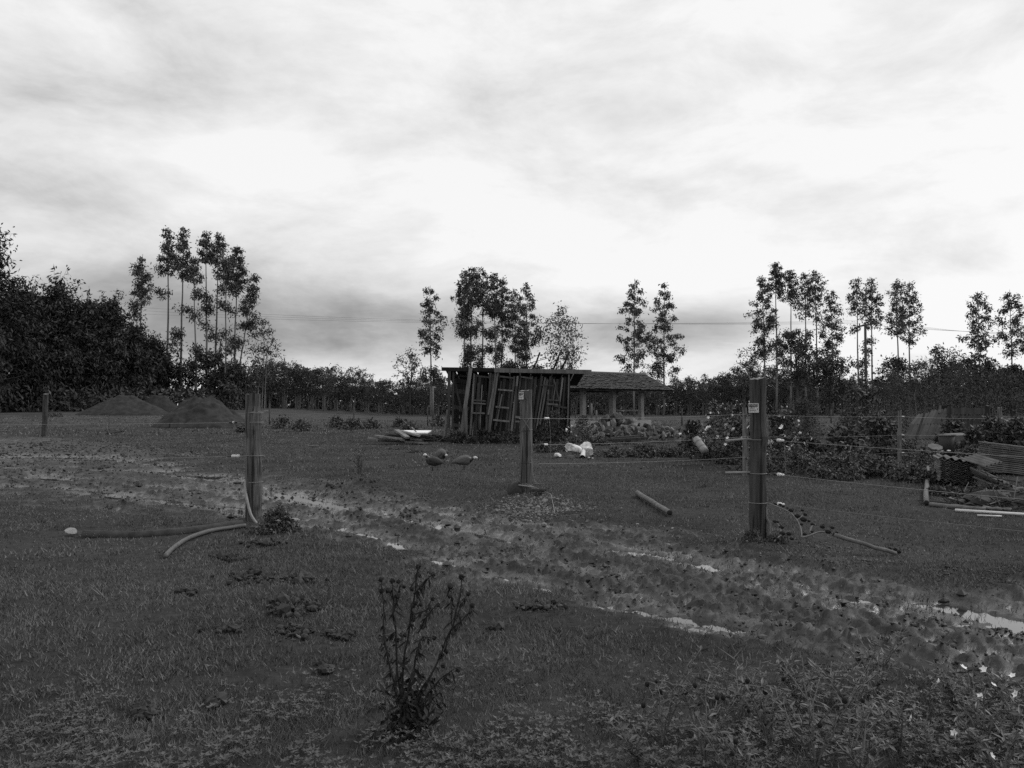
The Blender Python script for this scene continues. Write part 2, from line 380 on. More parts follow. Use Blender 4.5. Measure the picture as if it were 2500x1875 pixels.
def track_uv(x, y):                # distance along and across the wheel tracks
    best = np.full(x.shape, 1e9); al = np.zeros(x.shape); ac = np.zeros(x.shape); run = 0.0
    for (ax, ay), (bx, by) in zip(CENTRE[:-1], CENTRE[1:]):
        dx, dy = bx - ax, by - ay; L = math.hypot(dx, dy); t = np.clip(((x - ax) * dx + (y - ay) * dy) / L ** 2, 0, 1)
        d = np.hypot(x - ax - t * dx, y - ay - t * dy); sg = np.sign(dx * (y - ay) - dy * (x - ax)); k = d < best
        best = np.where(k, d, best); al = np.where(k, run + t * L, al); ac = np.where(k, d * sg, ac); run += L
    return al, ac
def pondval(x, y):
    g_ = np.zeros(np.shape(x))
    for p, w in PONDS: g_ = np.maximum(g_, np.exp(-(seg_dist(x, y, p) / w) ** 2))
    al, ac = track_uv(x, y); nz = sstep(.49, .56, fbm(al / .9, ac / 1.5, 3, 131))
    for q in RUTS[2:4]: g_ = np.maximum(g_, nz * np.exp(-(seg_dist(x, y, q) / (.035 + .006 * y)) ** 2))
    return g_
pL, pM, pR = G(620, 1275), G(1284, 1217), G(1851, 1322)
BUMPS = [(pM[0], pM[1], .10, .45), (pM[0] + .25, pM[1] - .9, .10, .6), (pR[0], pR[1], .06, .5), (pL[0] + .25, pL[1] - .1, .05, .5)]
for u, v, a, r in [(880, 1190, .10, .9), (1000, 1205, .07, .8), (2080, 1400, .05, .5), (2300, 1412, .05, .6), (2440, 1412, .06, .6), (1950, 1368, .05, .5), (1450, 1262, .06, .7), (700, 1465, .04, .4)]:
    g = G(u, v); BUMPS.append((g[0], g[1], a, r))
def mudmask(x, y):
    x = np.asarray(x, float); y = np.asarray(y, float)
    d = seg_dist(x, y, MUDPOLY + MUDPOLY[:1]); d = np.where(inside(x, y, MUDPOLY), d, -d)
    s = np.clip(np.hypot(x, y) / 9, .6, 3)
    n = (fbm(x / 1.3, y / 1.1, 4, 5) - .5) + .8 * (fbm(x / 4.5, y / 4.0, 3, 15) - .5) * sstep(10, 20, y)
    n2 = fbm(x / .42, y / .34, 3, 61) - .5
    return sstep(-.20, .34, d / s + n * 1.1 + n2 * 1.3 + .04) * (1 - sstep(60, 80, y))
def rutval(x, y):
    r = np.zeros(np.shape(x))
    for q in RUTS:
        r = np.maximum(r, np.exp(-(seg_dist(x, y, q) / (.13 + .012 * y)) ** 2))
    return r
def H(x, y, detail=True):
    x = np.asarray(x, float); y = np.asarray(y, float); d = np.hypot(x, y)
    z = .09 * (fbm(x / 5, y / 5, 3, 1) - .5) * (1 - sstep(60, 140, d)) + .02
    z = z + 1.3 * sstep(45, 120, y) * sstep(-14, -45, x)
    for bx, by, a, r in BUMPS: z = z + a * np.exp(-((x - bx) ** 2 + (y - by) ** 2) / r ** 2)
    if detail:
        z = z + .022 * (fbm(x / .35, y / .35, 3, 3) - .5) * (1 - sstep(30, 60, d))
        m = mudmask(x, y); s = np.clip(d / 9, .7, 2.2)
        al, ac = track_uv(x, y); far = sstep(12, 22, y)
        tread = fbm(al / 1.6, ac / .20, 3, 91) - .5                       # ridges pressed along the wheel tracks
        lump = np.abs(fbm(x / .30, y / .26, 3, 9, .6) - .5) * 2           # torn clods with sharp creases between
        lump2 = np.abs(fbm(x / .11, y / .10, 2, 21, .6) - .5) * 2
        fine = fbm(x / .05, y / .045, 2, 33) - .5
        pv = np.maximum(pondval(x, y), 1e-12); br = np.exp(np.log(pv) / 7)     # the ground flattens towards the water's edge
        mz = z * .3 + .004 + .11 * tread + .07 * (lump - .18) + .07 * (lump2 - .2) + far * .20 * (fbm(al / 5, ac / .8, 3, 71) - .5) + .065 * fine - .03 * rutval(x, y)
        mz = mz * (1 - .92 * br) + (WL + .006 + .16 * mz) * .92 * br
        pw = sstep(.28, .55, pv + .6 * (fbm(x / .20, y / .16, 3, 77) - .5))
        mz = mz * (1 - pw) + (WL - .022 + .12 * mz) * pw
        z = z * (1 - m) + mz * m
    return z
_hc = {}
def Hs(p):
    k = (round(float(p[0]), 2), round(float(p[1]), 2))
    if k not in _hc: _hc[k] = float(H(np.array([p[0]]), np.array([p[1]]), math.hypot(p[0], p[1]) < 60)[0])
    return _hc[k]
def Gz(u, v, sink=0.0):
    g = G(u, v); g[2] = Hs(g) - sink; return g

fa = np.radians(np.concatenate([np.arange(-180, -44, 6.0), np.arange(-42, 42.01, .17), np.arange(48, 180, 6.0)]))
rr = [0.0, .5]
while rr[-1] < 4500:
    r = rr[-1]; rr.append(r * (1.016 if r < 3.5 else 1.0052 if r < 26 else 1.012 if r < 60 else 1.06))
rr = np.array(rr[1:])
AA, RR_ = np.meshgrid(fa, rr)
gx = (RR_ * np.sin(AA)).ravel(); gy = (RR_ * np.cos(AA)).ravel()
gz = H(gx, gy); gm = mudmask(gx, gy)
_al, _ac = track_uv(gx, gy)
gw = sstep(.04, -.055, gz + .10 * (fbm(gx / .5, gy / .4, 3, 13) - .5)); gs = sstep(.52, .68, fbm(_al / 1.6, _ac / .22, 5, 97, .62) - .05 * sstep(18, 30, gy))
na, nr = len(fa), len(rr)
i = np.arange(nr - 1)[:, None] * na; j = np.arange(na)[None]; jn = (j + 1) % na
Q = np.stack([i + j, i + jn, i + na + jn, i + na + j], -1).reshape(-1, 4)
V = np.stack([gx, gy, gz], -1)
cen = np.full((1, 3), 0.0); cen[0, 2] = gz[:na].mean()
ismud = gm[Q].mean(1) > .5
def ground_obj(name, faces, extra=None):
    used = np.unique(faces); mp = np.full(len(V), -1); mp[used] = np.arange(len(used))
    mb = MB(); VV = V[used]; F = [mp[faces]]
    if extra:
        VV = np.vstack([VV, cen]); k = np.arange(na); F.append(np.stack([np.full(na, len(used)), mp[k], mp[(k + 1) % na]], -1))
    mb.add(VV, F); o = obj(name, mb, M['ground'], smooth=True)
    at = o.data.attributes.new('mud', 'FLOAT', 'POINT'); vals = gm[used].astype(np.float32)
    if extra: vals = np.append(vals, 0).astype(np.float32)
    at.data.foreach_set('value', vals)
    for nm, arr in (('wet', gw), ('pale_streak', gs), ('bladed', 1 - sstep(50, 85, np.hypot(gx, gy)))):
        t_ = o.data.attributes.new(nm, 'FLOAT', 'POINT'); vv = arr[used].astype(np.float32)
        if extra: vv = np.append(vv, 0).astype(np.float32)
        t_.data.foreach_set('value', vv)
    return o
tag(ground_obj('ground', Q[~ismud], True), 'short grazed pasture running back to the trees', 'pasture', kind='structure')
tag(ground_obj('muddy_track', Q[ismud]), 'churned wet mud track curving between the fence posts', 'track', kind='structure')
# standing water in the low places of the track
wm = ismud & (gz[Q].min(1) < WL + .004) & (np.hypot(gx[Q[:, 0]], gy[Q[:, 0]]) < 60)
wq = Q[wm]; used = np.unique(wq); mp_ = np.full(len(V), -1); mp_[used] = np.arange(len(used))
WV = V[used].copy(); WV[:, 2] = WL
tag(obj('puddle_water', MB().add(WV, [mp_[wq]]), M['water']), 'shallow rain puddles lying in the wheel ruts', 'puddle', kind='structure')
# ------------------------------------------------------------------ trees
def trunk_pts(Hh, lean, rng, n=9, wob=.12):
    z = np.linspace(0, 1, n); w = np.cumsum(rng.standard_normal((n, 2)) * wob * Hh / 60, 0); w[0] = 0
    return np.stack([lean[0] * z ** 1.3 + w[:, 0], lean[1] * z + w[:, 1], z * Hh], -1)
def at_z(pts, z):
    return np.array([np.interp(z, pts[:, 2], pts[:, k]) for k in range(3)])
def eucalypt(name, Hh, cb, hw, seed, label, cat='tree', group=None, loc=(0, 0, 0), lean=(0, 0), dens=1.0, low=0, leafmat='leaf_euc', lsz=.45, rtrunk=None, flat=False):
    """tall bare trunk, ascending limbs, leaf clumps hanging at their ends. cb = height where the crown starts, hw = its half width"""
    rng = np.random.default_rng(seed)
    root = empty(name, loc, label, cat, group)
    tr = MB(); lf = MB(); pts = trunk_pts(Hh, lean, rng)
    r0 = rtrunk or Hh * .0085
    tr.add(*tube(pts, r0 * (1 - .86 * np.linspace(0, 1, len(pts)) ** .9), 7))
    ch = Hh - cb; nb = int(14 + ch * 1.9); hw = hw * .9
    C = []; S = []
    for k in range(nb):
        t = (k + rng.uniform(0, .9)) / nb
        zz = cb + ch * t * .97
        prof = (min(1, (t + .05) / .22) ** .6) * (1 - t) ** .62 * 1.12 if not flat else (.55 + .75 * t) * (1 - t ** 4) ** .5
        L = hw * prof * rng.uniform(.45, 1.12) + .25
        a = k * 2.39996 + rng.uniform(-.5, .5)
        rise = L * rng.uniform(.35, .95)
        b0 = at_z(pts, max(zz - rise * .8, .2)); b1 = b0 + np.array([math.cos(a) * L, math.sin(a) * L, rise])
        bm = (b0 + b1) / 2 + np.array([0, 0, .10 * L])
        tr.add(*tube([b0, bm, b1], [r0 * .22, r0 * .15, .012], 4, False))
        m = 1 + int(L * 1.05)
        for q in range(m):
            f = rng.uniform(.45, 1.05); c = b0 * (1 - f) + b1 * f + rng.standard_normal(3) * .18 * (L ** .5)
            C.append(c); S.append(rng.uniform(.20, .40) * (.6 + .25 * L ** .5))
    for k in range(low):             # epicormic shoots below the crown
        zz = rng.uniform(.28 * cb, cb); a = rng.uniform(0, 6.28); L = rng.uniform(.5, 1.0) * hw * .9
        b0 = at_z(pts, zz); b1 = b0 + np.array([math.cos(a) * L, math.sin(a) * L, L * .5])
        tr.add(*tube([b0, (b0 + b1) / 2 + (0, 0, .1), b1], [r0 * .2, r0 * .12, .01], 4, False))
        for q in range(5): C.append(b0 + (b1 - b0) * rng.uniform(.5, 1.1) + rng.standard_normal(3) * .3); S.append(rng.uniform(.28, .5))
    C = np.array(C); S = np.array(S)
    n = int(42 * dens)
    c = np.repeat(C, n, 0); s = np.repeat(S, n)[:, None]
    p = c + rng.standard_normal(c.shape) * s * np.array([1, 1, .8])
    d = unit(rng.standard_normal(p.shape) * .8 + np.array([0, 0, -.75]))
    N = len(p)
    lf.add(*leafquads(p, d, rnd_dirs(rng, N), lsz * rng.uniform(.6, 1.25, N), lsz * rng.uniform(.26, .46, N)))
    obj('trunk', tr, M['bark_euc'], root, smooth=True, local=True)
    obj('crown', lf, M[leafmat], root, local=True)
    return root
def leafy(name, Hh, W, seed, label, cat='tree', group=None, loc=(0, 0, 0), nclump=70, per=45, lsz=.45, base=.25, leafmat='leaf_wood', trunks=1, droop=.3, barkmat='bark_dark', sig=.10, dome=1.0, trunk_r=None, aspect=.4, stem='trunk', crown='crown', tuft=0.0):
    """tree or bush: limbs fan out from the stem(s), each carrying leaf clumps through an uneven crown"""
    rng = np.random.default_rng(seed)
    root = empty(name, loc, label, cat, group); tr = MB(); lf = MB()
    r0 = trunk_r or Hh * .018
    feet = [np.array([rng.uniform(-.12, .12) * W if trunks > 1 else 0, rng.uniform(-.12, .12) * W if trunks > 1 else 0, 0.0]) for _ in range(trunks)]
    tops = []
    for f in feet:
        tp = f * 1.6 + np.array([rng.normal(0, .05 * W), rng.normal(0, .05 * W), Hh * rng.uniform(.6, .85)])
        mid = (f + tp) / 2 + rng.standard_normal(3) * .02 * Hh
        tr.add(*tube([f - (0, 0, .1), mid, tp], [r0, r0 * .7, r0 * .25], 6, False)); tops.append((f, mid, tp))
    lob = rng.uniform(.7, 1.2, 9); ph = rng.uniform(0, 6.28, 9)
    C = []; S = []
    for k in range(nclump):
        f, mid, tp = tops[k % trunks]
        a = rng.uniform(0, 6.28); w = rng.uniform(0, 1) ** .55
        rad = W * .5 * (1 + .22 * math.sin(3 * a + ph[0]) + .14 * math.sin(5 * a + ph[1]))
        h = rng.uniform(0, 1)
        env = math.sqrt(max(0, 1 - (2 * h - 1) ** 2)) if dome == 1.0 else (math.sqrt(max(0.02, 1 - h ** 2)))
        zc_ = Hh * (base + (1 - base) * h) * (1 + .06 * math.sin(7 * a + ph[2]) * h)
        c = np.array([math.cos(a) * rad * env * w, math.sin(a) * rad * env * w, zc_])
        C.append(c); S.append(sig * (W + Hh) * .5 * rng.uniform(.6, 1.3))
        if k % 2 == 0:
            st = at_z(np.array([f, mid, tp]), min(zc_ * .7, tp[2]))
            tr.add(*tube([st, (st + c) / 2 + rng.standard_normal(3) * .03 * W, c], [r0 * .25, r0 * .15, r0 * .04], 4, False))
    C = np.array(C); S = np.array(S)
    c = np.repeat(C, per, 0); s = np.repeat(S, per)[:, None]
    p = c + rng.standard_normal(c.shape) * s * np.array([1, 1, .7])
    if tuft:                          # leafy shoots that stick out of the outline
        ex = []
        for c_ in C[np.argsort(-(C[:, 2] / Hh + np.hypot(C[:, 0], C[:, 1]) / W))][:nclump // 3]:
            dv = unit(np.array([c_[0] / W, c_[1] / W, .35]) + rng.normal(0, .35, 3)) * tuft * rng.uniform(.8, 2.2)
            tr.add(*tube([c_, c_ + dv * .6, c_ + dv], [r0 * .08, r0 * .06, .01], 3, False))
            ex.append(c_ + dv * rng.uniform(.2, 1, (16, 1)) + rng.normal(0, .10 * tuft, (16, 3)))
        p = np.vstack([p] + ex)
    p[:, 2] = np.maximum(p[:, 2], .03 * Hh)
    d = unit(rng.standard_normal(p.shape) + np.array([0, 0, -droop * 2]) + .5 * unit(p - np.array([0, 0, Hh * .4])))
    N = len(p)
    lf.add(*leafquads(p, d, rnd_dirs(rng, N, .5), lsz * rng.uniform(.6, 1.3, N), lsz * aspect * rng.uniform(.7, 1.3, N)))
    obj(stem, tr, M[barkmat], root, smooth=True, local=True); obj(crown, lf, M[leafmat], root, local=True)
    return root

NUM = ['lowest', 'second', 'third', 'fourth', 'fifth', 'sixth', 'seventh', 'eighth', 'ninth', 'tenth', 'eleventh', 'twelfth', 'thirteenth', 'fourteenth']
ORD = ['first', 'second', 'third', 'fourth', 'fifth', 'sixth', 'seventh', 'eighth', 'ninth', 'tenth', 'eleventh', 'twelfth']
def place_euc(lst, D, where, group, seed):
    """rows of (u, v top, v crown foot, half width px, v base, density, lean px, low shoots)"""
    lst = sorted(lst); n = len(lst)
    for k, (u, vt, vc, hw, dens, lean, low) in enumerate(lst):
        d = D + (k * 37 % 11) - 5
        s = d / FPX; p = P(u, 1000, d); g = np.array([p[0] - lean * s, d, 0]); g[2] = Hs(g)
        Hh = P(u, vt, d)[2] - g[2]; cb = P(u, vc, d)[2] - g[2]
        lab = f'{ORD[k]} tall eucalyptus from the left {where}' if n > 1 else f'tall thin eucalyptus {where}'
        eucalypt('eucalyptus_tree', Hh, cb, hw * s * 1.0, seed + k, lab, 'tree', group, g, (lean * s, 0), dens, low)
place_euc([(338, 628, 735, 27, 1.1, 0, 2), (406, 555, 668, 27, 1.1, 0, 4), (442, 553, 672, 26, 1.1, 4, 4), (472, 628, 690, 15, .9, -6, 6), (494, 570, 640, 20, 1.1, -10, 4), (524, 571, 645, 22, 1.1, 2, 4),
           (548, 630, 690, 16, 1.0, 0, 5), (577, 597, 700, 29, 1.5, 6, 5), (616, 670, 770, 25, 1.2, 44, 4)], 118, 'in the row behind the soil mounds', 'eucalyptus row behind the soil mounds', 100)
place_euc([(1052, 697, 862, 40, 1.0, 0, 6)], 135, 'standing alone just left of the plank shed', None, 130)
place_euc([(1135, 660, 745, 24, 1.1, -4, 14), (1152, 650, 740, 28, 1.2, 2, 8), (1180, 658, 752, 23, 1.2, 2, 8), (1212, 665, 765, 22, 1.1, 0, 10), (1228, 676, 775, 24, 1.1, 4, 10), (1260, 705, 850, 30, 1.0, 0, 10), (1288, 690, 840, 42, 1.0, 2, 12)],
          138, 'in the clump behind the shed', 'eucalyptus clump behind the plank shed', 140)
place_euc([(1549, 680, 892, 50, 1.1, 0, 3), (1620, 690, 880, 46, 1.1, 0, 7)], 135, 'of the pair above the tiled shelter', 'eucalyptus pair above the tiled shelter', 160)
place_euc([(1865, 672, 815, 32, 1.0, -4, 6), (1896, 641, 708, 24, 1.2, 0, 3), (1930, 660, 735, 25, 1.0, 0, 3), (1967, 665, 772, 24, .8, 0, 3), (1997, 660, 738, 22, .9, 0, 2), (2032, 708, 835, 40, .9, 0, 4), (2095, 680, 768, 24, .8, -3, 3),
           (2129, 676, 800, 34, .9, 0, 3), (2193, 680, 800, 27, .9, 0, 3), (2226, 685, 835, 44, .9, 2, 2)], 128, 'in the row right of the signed post', 'eucalyptus row on the right', 170)
place_euc([(2397, 710, 850, 40, .9, 0, 3), (2470, 707, 845, 44, .9, 0, 4)], 120, 'of the last two at the right edge', 'eucalyptus pair at the right edge', 190)

def put_leafy(u, vt, vb, wpx, d, name, seed, label, cat='tree', group=None, **kw):
    p = P(u, 1000, d); g = np.array([p[0], d, 0]); g[2] = Hs(g)
    if vb is not None: g[2] = max(g[2], P(u, vb, d)[2]) if d < 20 else g[2]
    Hh = P(u, vt, d)[2] - g[2]
    return leafy(name, Hh, wpx * d / FPX, seed, label, cat, group, g, **kw)
# broad trees among the eucalypts
put_leafy(1370, 762, None, 112, 136, 'broad_tree', 201, 'broad loose-crowned tree right of the shed roof poles', nclump=110, per=26, lsz=.5, base=.35, leafmat='leaf_euc', sig=.055, trunks=2, barkmat='bark_euc', trunk_r=.14)
put_leafy(1000, 862, None, 74, 140, 'small_tree', 202, 'small open tree low behind the stack of boards', nclump=46, per=26, lsz=.45, base=.4, leafmat='leaf_euc', sig=.05)
put_leafy(640, 792, None, 96, 122, 'small_tree', 203, 'low branching tree at the right end of the left eucalyptus row', nclump=60, per=26, lsz=.45, base=.35, leafmat='leaf_euc', sig=.045, trunks=3, barkmat='bark_euc', trunk_r=.10)
put_leafy(1833, 842, None, 70, 135, 'small_tree', 204, 'small round tree just left of the near signed post', nclump=50, per=30, lsz=.42, base=.4, leafmat='leaf_euc', sig=.05)
put_leafy(1948, 812, None, 92, 112, 'domed_tree', 205, 'tall dark domed tree under the right eucalyptus row', nclump=70, per=34, lsz=.46, base=.4, leafmat='leaf_wood', sig=.05, tuft=.7)
put_leafy(2025, 876, None, 140, 115, 'domed_tree', 206, 'wide dark tree left of the utility pole', nclump=110, per=40, lsz=.46, base=.25, leafmat='leaf_wood', sig=.05, tuft=.7)
put_leafy(2298, 858, None, 110, 120, 'umbrella_tree', 207, 'flat-topped tree right of the utility pole', nclump=70, per=36, lsz=.45, base=.55, leafmat='leaf_wood', sig=.045)
put_leafy(2392, 874, None, 150, 112, 'domed_tree', 208, 'round tree behind the wrecked plank shelter', nclump=100, per=40, lsz=.5, base=.2, leafmat='leaf_wood', sig=.06)
put_leafy(2185, 880, None, 120, 122, 'domed_tree', 209, 'low tree directly right of the utility pole foot', nclump=80, per=40, lsz=.5, base=.2, leafmat='leaf_wood', sig=.06)
put_leafy(2480, 905, None, 130, 110, 'domed_tree', 210, 'low tree at the right edge below the last eucalypts', nclump=80, per=40, lsz=.5, base=.15, leafmat='leaf_wood', sig=.06)

# dark grove on the left
GROVE = [(-40, 560, 200, 92, 'tall ragged tree cut by the left edge'), (60, 690, 170, 98, 'dark grove tree next to the left edge'), (140, 684, 130, 100, 'dark grove tree behind the leaning fence post'), (205, 720, 110, 103, 'dark grove tree with a spiky top left of the soil mounds'),
         (262, 722, 100, 105, 'dark grove tree above the left soil mound'), (320, 780, 110, 108, 'lower dark tree at the right end of the grove'), (372, 815, 100, 112, 'dark tree between the grove and the eucalyptus row'), (428, 868, 100, 114, 'low dark tree among the left eucalyptus trunks'),
         (500, 835, 120, 116, 'thin dark tree under the left eucalyptus row'), (560, 872, 110, 116, 'low dark bushy tree beyond the left signless post'), (-150, 640, 200, 98, 'dark grove tree beyond the left edge'),
         (20, 720, 190, 112, 'dark grove tree in the rear rank at the left edge'), (115, 735, 170, 114, 'dark grove tree in the rear rank behind the leaning post'), (225, 745, 170, 116, 'dark grove tree in the rear rank left of the mounds'), (310, 790, 150, 118, 'dark grove tree in the rear rank above the mounds')]
for k, (u, vt, w, d, lab) in enumerate(GROVE):
    thin = k in (7, 8)
    put_leafy(u, vt + 28, None, w * (.8 if k in (5, 6) else 1), d, 'grove_tree', 220 + k, lab, group='dark grove at the left', nclump=70 if thin else 170, per=26 if thin else 62, lsz=.62, base=.30 if thin else .03, leafmat='leaf_dark', sig=.045 if thin else .055, droop=.6, aspect=.3, tuft=1.5, dome=2.0)

# low treeline across the back: a few kinds, copied
TL = [leafy('treeline_tree', 9 + k % 3, 6 + (k % 2) * 1.5, 240 + k, 'x', 'tree', None, (0, 0, 0), nclump=44, per=34, lsz=.46, base=.42, leafmat='leaf_wood', trunks=5, barkmat='bark_pale', sig=.055, trunk_r=.12, tuft=.7) for k in range(5)]
SPAN = [(560, 960, 'left of the shed', .97), (960, 1100, 'beside the left corner of the shed', .95), (1380, 1700, 'behind the tiled shelter', .93), (1700, 2000, 'behind the flowering shrubs', .95), (2000, 2560, 'behind the right hand bushes', 1.0), (1100, 1380, 'behind the plank shed', .9)]
rng = np.random.default_rng(77); first = [True] * 5
for u0, u1, where, sc in SPAN:
    for rowi, (d, stp) in enumerate(((142, 40), (152, 34), (165, 36))):
        u = u0 + stp / 2 + rowi * 9
        while u < u1:
            k = int(rng.integers(5)); src = TL[k]
            if first[k]: o = src; first[k] = False
            else: o = copy_tree(src)
            dd = d + rng.uniform(-3, 3); x = P(u, 1000, dd)[0]
            hh = (rng.uniform(.62, .82) + .10 * math.sin(u / 90.0)) * sc * (1.06 if rowi == 2 else .95)
            o.location = (x, dd, Hs((x, dd))); o.rotation_euler.z = rng.uniform(0, 6.28); o.scale = (hh * 1.05, hh * 1.05, hh)
            rn = ('front', 'middle', 'back')[rowi]
            o['label'] = f'thin-stemmed tree in the {rn} rank of the treeline {where}'; o['group'] = f'{rn} rank of the treeline {where}'
            u += stp * rng.uniform(.75, 1.25)
# pale rounded bushes in front of the left treeline
for k, (u, vt, w, d, lab) in enumerate([(650, 962, 50, 150, 'small pale round bush touching the left post top'), (690, 958, 60, 158, 'pale low bush right of the left post'), (735, 938, 66, 160, 'pale domed bush standing highest left of the shed'), (790, 960, 60, 158, 'pale low bush at the dark edge of the treeline')]):
    put_leafy(u, vt, None, w, d, 'pale_bush', 300 + k, lab, 'bush', 'pale bushes before the treeline', nclump=44, per=34, lsz=.42, base=.05, leafmat='leaf_feather', sig=.07)
# solid leaf mass of the wood behind and the dark scrub at its foot
rng = np.random.default_rng(5); mb = MB()
N = 34000; uu = rng.uniform(520, 2700, N); dd = rng.uniform(168, 182, N)
hx = (uu - 1250) / FPX * dd; top = 5.4 + 1.6 * (fbm(uu / 60, uu * 0, 3, 3) - .5) * 2
zz = rng.uniform(0, 1, N) ** .9 * top
mb.add(*leafquads(np.stack([hx, dd, zz], -1), rnd_dirs(rng, N), rnd_dirs(rng, N, .4), rng.uniform(.6, 1.2, N), rng.uniform(.3, .6, N)))
tag(obj('far_woodland', mb, M['leaf_wood']), 'dark mass of woodland closing the back of the field', 'woodland', kind='stuff')
mb = MB(); N = 14000; uu = rng.uniform(480, 2700, N); dd = rng.uniform(146, 166, N); hx = (uu - 1250) / FPX * dd
zz = rng.uniform(0, 1, N) ** 1.6 * (2.6 + 1.6 * fbm(uu / 25, dd / 5, 3, 8))
mb.add(*leafquads(np.stack([hx, dd, zz], -1), rnd_dirs(rng, N, .3), rnd_dirs(rng, N, .4), rng.uniform(.45, .9, N), rng.uniform(.2, .4, N)))
N = 9000; uu = rng.uniform(-300, 520, N); dd = rng.uniform(94, 116, N); hx = (uu - 1250) / FPX * dd
zz = rng.uniform(0, 1, N) ** 1.3 * 2.6 + H(hx, dd, False)
mb.add(*leafquads(np.stack([hx, dd, zz], -1), rnd_dirs(rng, N, .3), rnd_dirs(rng, N, .4), rng.uniform(.4, .8, N), rng.uniform(.2, .35, N)))
tag(obj('undergrowth', mb, M['leaf_dark']), 'dark scrub filling the foot of the trees', 'scrub', kind='stuff')

# ------------------------------------------------------------------ utility pole and its wires
pp = P(2115, 1000, 104); pp[2] = Hs(pp)
root = empty('utility_pole', pp, 'dark wooden utility pole with a crossarm on the right', 'utility pole')
ztop = P(2115, 787, 104)[2]
obj('pole', MB().add(*tube([pp - (0, 0, .3), (pp[0], pp[1], ztop)], [.21, .16], 8)), M['pole'], root, smooth=True)
a = P(2096, 797, 103.6); b = P(2143, 788, 104.4)
obj('crossarm', MB().add(*bar(a, b, .22, .24, (0, 0, 1))), M['pole'], root)
ins = []
for f in (.05, .5, .95):
    q = a + (b - a) * f + (0, 0, .1); ins.append(q + np.array([0, 0, .26]))
    obj('insulator', MB().add(*tube([q, q + (0, 0, .12), q + (0, 0, .24), q + (0, 0, .3)], [.05, .09, .08, .02], 8)), M['white_plastic' if False else 'pole'], root, smooth=True)
for k, (vl, q) in enumerate(zip((748, 756, 764), ins)):
    pts = []
    far = P(300, vl, 128); r2 = P(2560, 812 + 5 * k, 88)
    for t in np.linspace(0, 1, 14):
        w = far + (q - far) * t; w[2] -= 1.0 * 4 * t * (1 - t); pts.append(w)
    for t in np.linspace(.1, 1, 6):
        w = q + (r2 - q) * t; w[2] -= .35 * 4 * t * (1 - t); pts.append(w)
    tag(obj('power_line', MB().add(*tube(pts, .013, 4)), M['wire_dull']), f'{("front", "middle", "rear")[k]} power line of the three sagging across the sky', 'power line', 'power lines')

# ------------------------------------------------------------------ soil mounds
def mound(u0, u1, vt, vb, seed, lab, flat=0.0, rough=1.0, matn='gravel_heap'):
    g = G((u0 + u1) / 2, vb); d = g[1]; s = d / FPX; R = (u1 - u0) * s / 2
    y0 = d + R * .55; x0 = g[0] * y0 / d; z0 = Hs((x0, y0)); hh = (P(0, vt, y0)[2] - z0)
    th = np.linspace(0, 2 * np.pi, 72, endpoint=False); rs = np.linspace(0, 1.12, 34)
    A, Rr = np.meshgrid(th, rs)
    lob = 1 + .10 * np.sin(2 * A + seed) + .06 * np.sin(5 * A + 2 * seed)
    prof = np.clip(1 - Rr, 0, 1); prof = np.where(prof > 1 - flat, 1 - flat, prof) / (1 - flat)
    prof = prof
    x = x0 + R * Rr * lob * np.cos(A); y = y0 + R * .9 * Rr * lob * np.sin(A)
    z = z0 + hh * prof + rough * .20 * (fbm(x / .6, y / .6, 4, seed) - .5) * np.clip(prof * 4, 0, 1) - .25 * (Rr > 1.0)
    n = len(th); k = len(rs)
    i = np.arange(k - 1)[:, None] * n; j = np.arange(n)[None]; jn = (j + 1) % n
    F = np.stack([i + j, i + jn, i + n + jn, i + n + j], -1).reshape(-1, 4)[n:]
    V_ = np.stack([x, y, z], -1).reshape(-1, 3)
    tri = np.stack([np.zeros(n, int), n + np.arange(n), n + (np.arange(n) + 1) % n], -1)
    tag(obj('soil_mound', MB().add(V_, [F, tri]), M[matn], smooth=True, loc=(x0, y0, z0)), lab, 'mound', 'soil mounds')
mound(206, 406, 966, 1030, 1, 'smooth cone-shaped soil mound on the left with a flat top', .16, 1.3)
mound(332, 446, 966, 1027, 2, 'small dark soil mound peeping out between two others', .25, 1)
mound(366, 618, 970, 1046, 3, 'broad rough soil mound nearest the left post', .2, 4.0)
# low tussocks out in the field
TUS = [(690, 1022, 75, 58), (735, 1030, 50, 52), (820, 1020, 60, 60), (858, 1026, 60, 56), (905, 1026, 45, 58), (975, 1022, 40, 62), (1000, 1036, 60, 50), (1070, 1018, 40, 64), (600, 1036, 40, 50), (130, 1012, 40, 80)]
for k, (u, vt, w, d) in enumerate(TUS):
    put_leafy(u, vt, None, w, d, 'tussock', 330 + k, f'{ORD[k]} low dark tussock in the field behind the left post' if k != 9 else 'low pale tussock on the rise before the dark grove', 'plant', 'tussocks in the field', nclump=26, per=22, lsz=.22, base=0, leafmat='leaf_near', sig=.10, dome=2, stem='stalks', crown='leaves')

# ------------------------------------------------------------------ plank shed
D0 = 36.0
g0 = np.array([P(1240, 1000, D0)[0], D0, 0]); g0[2] = Hs(g0)
shed = empty('plank_shed', g0, 'collapsing plank shed with leaning boards and a flat roof', 'shed')
def pl(u0, v0, u1, v1, w, dy=0.0, mt='plank', name='plank', t=.04):
    d = D0 + dy; a, b = P(u0, v0, d), P(u1, v1, d)
    return obj(name, MB().add(*bar(a, b, w * D0 / FPX, t)), M[mt], shed)
